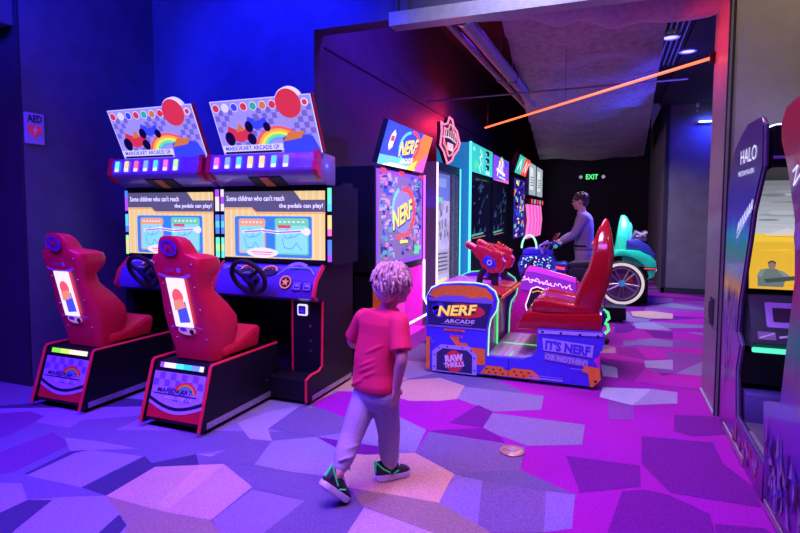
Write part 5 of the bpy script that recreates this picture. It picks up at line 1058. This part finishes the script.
SHB = mat('black shoe knit', (.02,.02,.03), .7, bump=.2, nscale=150); SOLE = mat('pale shoe sole', (.62,.58,.72), .6); SGR = mat('neon green shoe', (.05,.85,.25), .5, emit=.12, ecol=(.05,.9,.3))
def shoe(he, to, flat, pitch):
    d = (to-he); L = d.length+.06; d.normalize(); s = d.cross(V((0,0,1))).normalized(); u = s.cross(d).normalized()
    Bm = Matrix((d, -s, u)).transposed().to_4x4(); Bm.translation = he-d*.03
    if pitch == 'L': Bm.translation -= u*.0
    b = MB(); b.M = Bm; b.loft([[(x, w*math.cos(q)*.5, z0+h*(math.sin(q)*.5+.5)) for q in [2*PI*k/16 for k in range(16)]] for x, w, z0, h in ((.0,.03,.005,.06),(.012,.055,.0,.085),(.05,.062,.0,.088),(.09,.066,.0,.07),(.13,.074,.0,.052),(L-.03,.070,.0,.040),(L-.008,.048,.002,.028),(L,.02,.006,.015))], SHB); sh_ = part('shoe', b, boy)
    sh_.matrix_parent_inverse = Matrix.Translation(boy.location).inverted()
    c = MB(); c.M = Bm; c.loft([rring(L/2, 0, z, L*k, .072*k2, .48, 6) for z, k, k2 in ((-.018,.94,.9),(-.012,1.02,1.08),(.006,1.04,1.12),(.016,.98,1.04))], SOLE); part('sole', c, sh_, label='pale lilac sole')
    c = MB(); c.M = Bm
    for q in (-1,1): c.tube([(.0,q*.012,.085),(.03,q*.033,.055),(.07,q*.035,.03)], .0045, SGR, 6); c.tube([(.09,q*.034,.02),(.12,q*.037,.035)],.004,SGR,6)
    c.tube([(-.002,0,.03),(-.004,0,.09)], .008, SGR, 6); part('heel_tab', c, sh_, label='neon green heel tab')
    c = MB(); c.M = Bm
    for q in range(4): c.tube([(.075+q*.018,-.022,.078-q*.008),(.085+q*.018,0,.084-q*.009),(.075+q*.018,.022,.078-q*.008)], .003, WHITE, 5)
    part('laces', c, sh_)
shoe(fd['L'][0]+V((0,0,-.015)), fd['L'][1]+V((0,0,-.015)), False, 'L'); shoe(V((-1.133,2.648,.02)), V((-1.035,2.745,.02)), True, 'R')
# ---- man at the motorcycle, facing left
man = thing('person', 'man in grey blue sweater and glasses standing at the arcade motorcycle', 'person', (-.40,8.3,0))
f_ = V((-1,-.02,0)).normalized(); r_ = V((0,1,0))
hd = V((-.440,8.30,1.625)); nk = V((-.405,8.30,1.49)); ch = V((-.375,8.30,1.27)); wa = V((-.37,8.30,1.05)); pe = V((-.375,8.30,.90))
shL, shR = V((-.372,8.12,1.385)), V((-.385,8.48,1.385)); elL, wrL = V((-.50,8.05,1.15)), V((-.655,7.86,1.05)); elR, wrR = V((-.52,8.50,1.15)), V((-.69,8.38,1.07))
hpL, hpR = V((-.375,8.21,.88)), V((-.375,8.39,.88)); knL, knR = V((-.41,8.20,.47)), V((-.36,8.41,.47)); anL, anR = V((-.37,8.20,.085)), V((-.32,8.41,.085))
b = MB(); B2 = head(b, hd, V((-1,-.05,-.12)), (0,0,1), 1.08, SKIN)
limb(b, [(nk-V((0,0,.05)),.062),(nk,.056),(hd+V((.012,0,-.06)),.058)], SKIN)
b.loft([oring(pe-V((0,0,.08)),r_,f_,.26,.19),oring(pe,r_,f_,.34,.22),oring(wa,r_,f_,.30,.20),oring(ch,r_,f_,.36,.23),oring(ch+V((0,0,.13)),r_,f_,.36,.19),oring(nk-V((0,0,.02)),r_,f_,.14,.13)], SKIN)
for s_, e_, w_ in ((shL,elL,wrL),(shR,elR,wrR)): limb(b, [(s_,.055),(s_.lerp(e_,.5),.048),(e_,.040),(e_.lerp(w_,.4),.038),(w_,.027)], SKIN); hand(b, w_, (-.9,-.15,-.35), (-.3,0,-.9), 1.0, SKIN, .7)
for h_, k_, a_ in ((hpL,knL,anL),(hpR,knR,anR)): limb(b, [(h_,.088),(h_.lerp(k_,.5),.078),(k_,.058),(k_.lerp(a_,.35),.058),(a_,.038)], SKIN); limb(b, [(a_+V((.03,0,-.03)),.04),(a_+V((-.08,0,-.04)),.034),(a_+V((-.17,0,-.055)),.026)], SKIN)
fuse(b, .008, 'body', SKIN, man, 3); eyes(B2, 1.08, man)
SWE = mat('grey blue sweater knit', (.26,.24,.42), .85, nscale=120, noise=.08, bump=.1)
b = MB(); b.loft([oring(pe+V((0,0,.04)),r_,f_,.39,.27,28),oring(wa,r_,f_,.37,.26,28),oring(ch,r_,f_,.42,.275,28),oring(ch+V((0,0,.11)),r_,f_,.40,.24,28),oring(ch+V((0,0,.16)),r_,f_,.33,.19,28),oring(nk-V((0,0,.015)),r_,f_,.16,.15,28)], SWE)
for s_, e_, w_ in ((shL,elL,wrL),(shR,elR,wrR)): limb(b, [(s_,.078),(s_.lerp(e_,.5),.068),(e_,.058),(e_.lerp(w_,.45),.052),(e_.lerp(w_,.88),.040)], SWE)
fuse(b, .008, 'sweater', SWE, man, 4)
TRO = mat('lavender grey trousers', (.36,.31,.46), .85, nscale=60, noise=.08)
b = MB(); b.loft([oring(pe-V((0,0,.14)),r_,f_,.30,.21),oring(pe,r_,f_,.37,.25),oring(pe+V((0,0,.10)),r_,f_,.345,.235)], TRO)
for h_, k_, a_ in ((hpL,knL,anL),(hpR,knR,anR)): limb(b, [(h_,.105),(h_.lerp(k_,.5),.092),(k_,.075),(k_.lerp(a_,.5),.068),(a_+V((0,0,.02)),.060)], TRO, 16)
fuse(b, .008, 'trousers', TRO, man, 4)
b = MB(); b.loft([oring(pe+V((0,0,.075)),r_,f_,.385,.268,28),oring(pe+V((0,0,.105)),r_,f_,.38,.265,28)], DARK); o = part('belt', b, man); o.matrix_parent_inverse = Matrix.Translation(man.location).inverted()
HAIRD = mat('dark brown hair', (.045,.02,.025), .5, nscale=60, noise=.3)
b = MB(); b.M = B2 @ Matrix.Diagonal((1.08,1.08,1.08,1)); b.ball((0,-.016,.040),.083,.098,.078,HAIRD,20,14); b.ball((0,-.058,-.02),.068,.048,.058,HAIRD)
for k in range(140):
    u_, v_ = rn.uniform(0,2*PI), math.asin(rn.uniform(-.3,1)); d = V((math.cos(u_)*math.cos(v_), math.sin(u_)*math.cos(v_), math.sin(v_)))
    if d.y > .5 and d.z < .5: continue
    p = V((d.x*.078, -.020+d.y*.092, .040+d.z*.076)); tg = V((rn.uniform(-.4,.4),-.6,-.3)); tg = (tg-d*tg.dot(d)).normalized(); b.tube([p, p+tg*.02+d*.008, p+tg*.04+d*.002], [.008,.007,.002], HAIRD, 5)
o = part('hair', b, man); o.matrix_parent_inverse = Matrix.Translation(man.location).inverted()
b = MB(); b.M = B2 @ Matrix.Diagonal((1.08,1.08,1.08,1))
for q in (-1,1): b.tube([(q*.033+.023*math.cos(a_),.093,.008+.018*math.sin(a_)) for a_ in [2*PI*k/16 for k in range(16)]], .0025, DARK, 6, True); b.tube([(q*.056,.092,.012),(q*.082,.0,.010),(q*.08,-.02,.0)], .0025, DARK, 6)
b.tube([(-.010,.094,.010),(0,.097,.013),(.010,.094,.010)], .0022, DARK, 6); o = part('glasses', b, man); o.matrix_parent_inverse = Matrix.Translation(man.location).inverted()
for a_ in (anL, anR):
    b = MB(); b.loft([[ (a_.x+.06-x, a_.y+w*.5*math.cos(q), h*(.5+.5*math.sin(q))+.02) for q in [2*PI*k/14 for k in range(14)]] for x, w, h in ((0,.06,.08),(.03,.085,.10),(.10,.095,.09),(.18,.10,.065),(.24,.085,.05),(.27,.04,.03))], DARK); s = part('shoe', b, man); s.matrix_parent_inverse = Matrix.Translation(man.location).inverted()
    c = MB(); c.loft([rring(a_.x-.075, a_.y, z, .28, .10, .48, 6) for z in (0.003,.025)], SOLE); part('sole', c, s)
# ------------------------------------------------------------------ light
sc = bpy.context.scene
W = bpy.data.worlds.new('world'); sc.world = W; W.use_nodes = True
W.node_tree.nodes['Background'].inputs[0].default_value = (.20,.12,.80,1); W.node_tree.nodes['Background'].inputs[1].default_value = .10
def area(name, loc, to, col, e, sx, sy=None, spread=180):
    d = bpy.data.lights.new(name, 'AREA'); d.energy = e; d.color = col; d.shape = 'RECTANGLE'; d.size = sx; d.size_y = sy or sx; d.spread = R(spread)
    o = bpy.data.objects.new(name, d); C.objects.link(o); o.location = loc; o.rotation_euler = (Vector(to)-Vector(loc)).to_track_quat('-Z','Y').to_euler(); return o
def spot(name, loc, to, col, e, ang=60, blend=.8, r=.1):
    d = bpy.data.lights.new(name, 'SPOT'); d.energy = e; d.color = col; d.spot_size = R(ang); d.spot_blend = blend; d.shadow_soft_size = r
    o = bpy.data.objects.new(name, d); C.objects.link(o); o.location = loc; o.rotation_euler = (Vector(to)-Vector(loc)).to_track_quat('-Z','Y').to_euler(); return o
area('ceiling wash blue', (-3.4,1.0,4.2), (-3.3,2.0,0), (.11,.015,1), 310, 1.6, 1.6, 100)
spot('blue wall wash', (-2.8,2.9,4.15), (-2.9,4.42,2.75), (.008,.012,1), 800, 85)
spot('blue corner wash', (-3.5,1.7,4.1), (-4.45,3.35,3.45), (.015,.02,1), 620, 62)
spot('blue recess wash', (-4.9,1.3,4.0), (-5.0,2.9,3.4), (.015,.02,1), 200, 60)
spot('wall wash grey', (-2.6,1.4,3.4), (-4.45,3.6,1.8), (.35,.25,1), 25, 60)
area('ceiling wash middle', (-1.1,1.5,4.2), (-1.1,2.3,0), (.62,.30,1), 36, 1.2, 1.2, 90)
spot('warm spot', (-2.0,.7,4.2), (-2.2,2.05,0), (1,.72,.55), 58, 40)
spot('warm spot boy', (-1.0,1.0,4.2), (-1.0,2.6,0), (1,.72,.55), 44, 40)
area('ceiling wash right', (.1,1.6,4.2), (.0,2.7,0), (.52,.12,1), 48, 1.2, 1.2, 90)
area('blaster wash', (-.6,3.3,4.1), (-.8,4.7,.4), (.55,.45,1), 40, .8, .8, 90)  # unseen light added from the near side to brighten the blaster cabinet
area('corridor magenta', (-.6,5.6,3.2), (-.3,5.9,0), (1,.38,.85), 48, 1.0, 1.0, 140)
area('corridor far', (.1,9.2,2.95), (.1,9.2,0), (.72,.66,1), 85, 1.0, 1.0, 150)
area('corridor blue', (.9,9.2,2.7), (-.4,8.3,1.2), (.06,.06,1), 70, .4)
spot('slope blue', (.85,7.0,2.6), (.5,8.0,3.2), (.10,.06,1), 40, 100)
spot('corridor wall wash', (-1.2,4.9,2.0), (-2.56,5.1,1.6), (.65,.05,.9), 45, 110)
spot('corridor wall indigo', (-1.0,5.0,3.9), (-2.56,5.6,3.0), (.16,.02,1), 260, 100)
spot('warm wall wash', (1.5,3.3,4.25), (1.4,4.42,3.2), (1,.75,.42), 110, 70)
spot('blue panel wash', (1.62,10.80,3.1), (1.55,11.1,2.7), (.02,.04,1), 60, 150)
spot('teal car fill', (.1,8.3,2.5), (.2,9.4,.7), (.75,1,.92), 70, 45)  # unseen spot added to bring out the teal of the car
ql = bpy.data.lights.new('tower recess glow', 'POINT'); ql.energy = 9; ql.color = (1,.15,.75); ql.shadow_soft_size = .05; qo = bpy.data.objects.new('tower recess glow', ql); C.objects.link(qo); qo.location = (-2.08,5.4,.72)
spot('seat wash rose', (-1.6,1.0,3.2), (-3.0,2.85,.8), (1,.20,.40), 70, 34)  # unseen spot added to redden the kart seats
pl = bpy.data.lights.new('red wall glow', 'POINT'); pl.energy = 30; pl.color = (1,.02,.05); pl.shadow_soft_size = .05; po = bpy.data.objects.new('red wall glow', pl); C.objects.link(po); po.location = (-2.30,8.35,2.84)
spot('corridor rim blue', (1.1,7.9,2.4), (-.32,8.3,1.25), (.04,.04,1), 150, 26)
spot('red pillar wash', (.25,4.75,2.72), (.74,4.72,2.70), (1,.03,.05), 40, 100)
sc.view_settings.view_transform = 'Standard'; sc.view_settings.look = 'None'; sc.view_settings.exposure = 0.0; sc.view_settings.gamma = 1.0
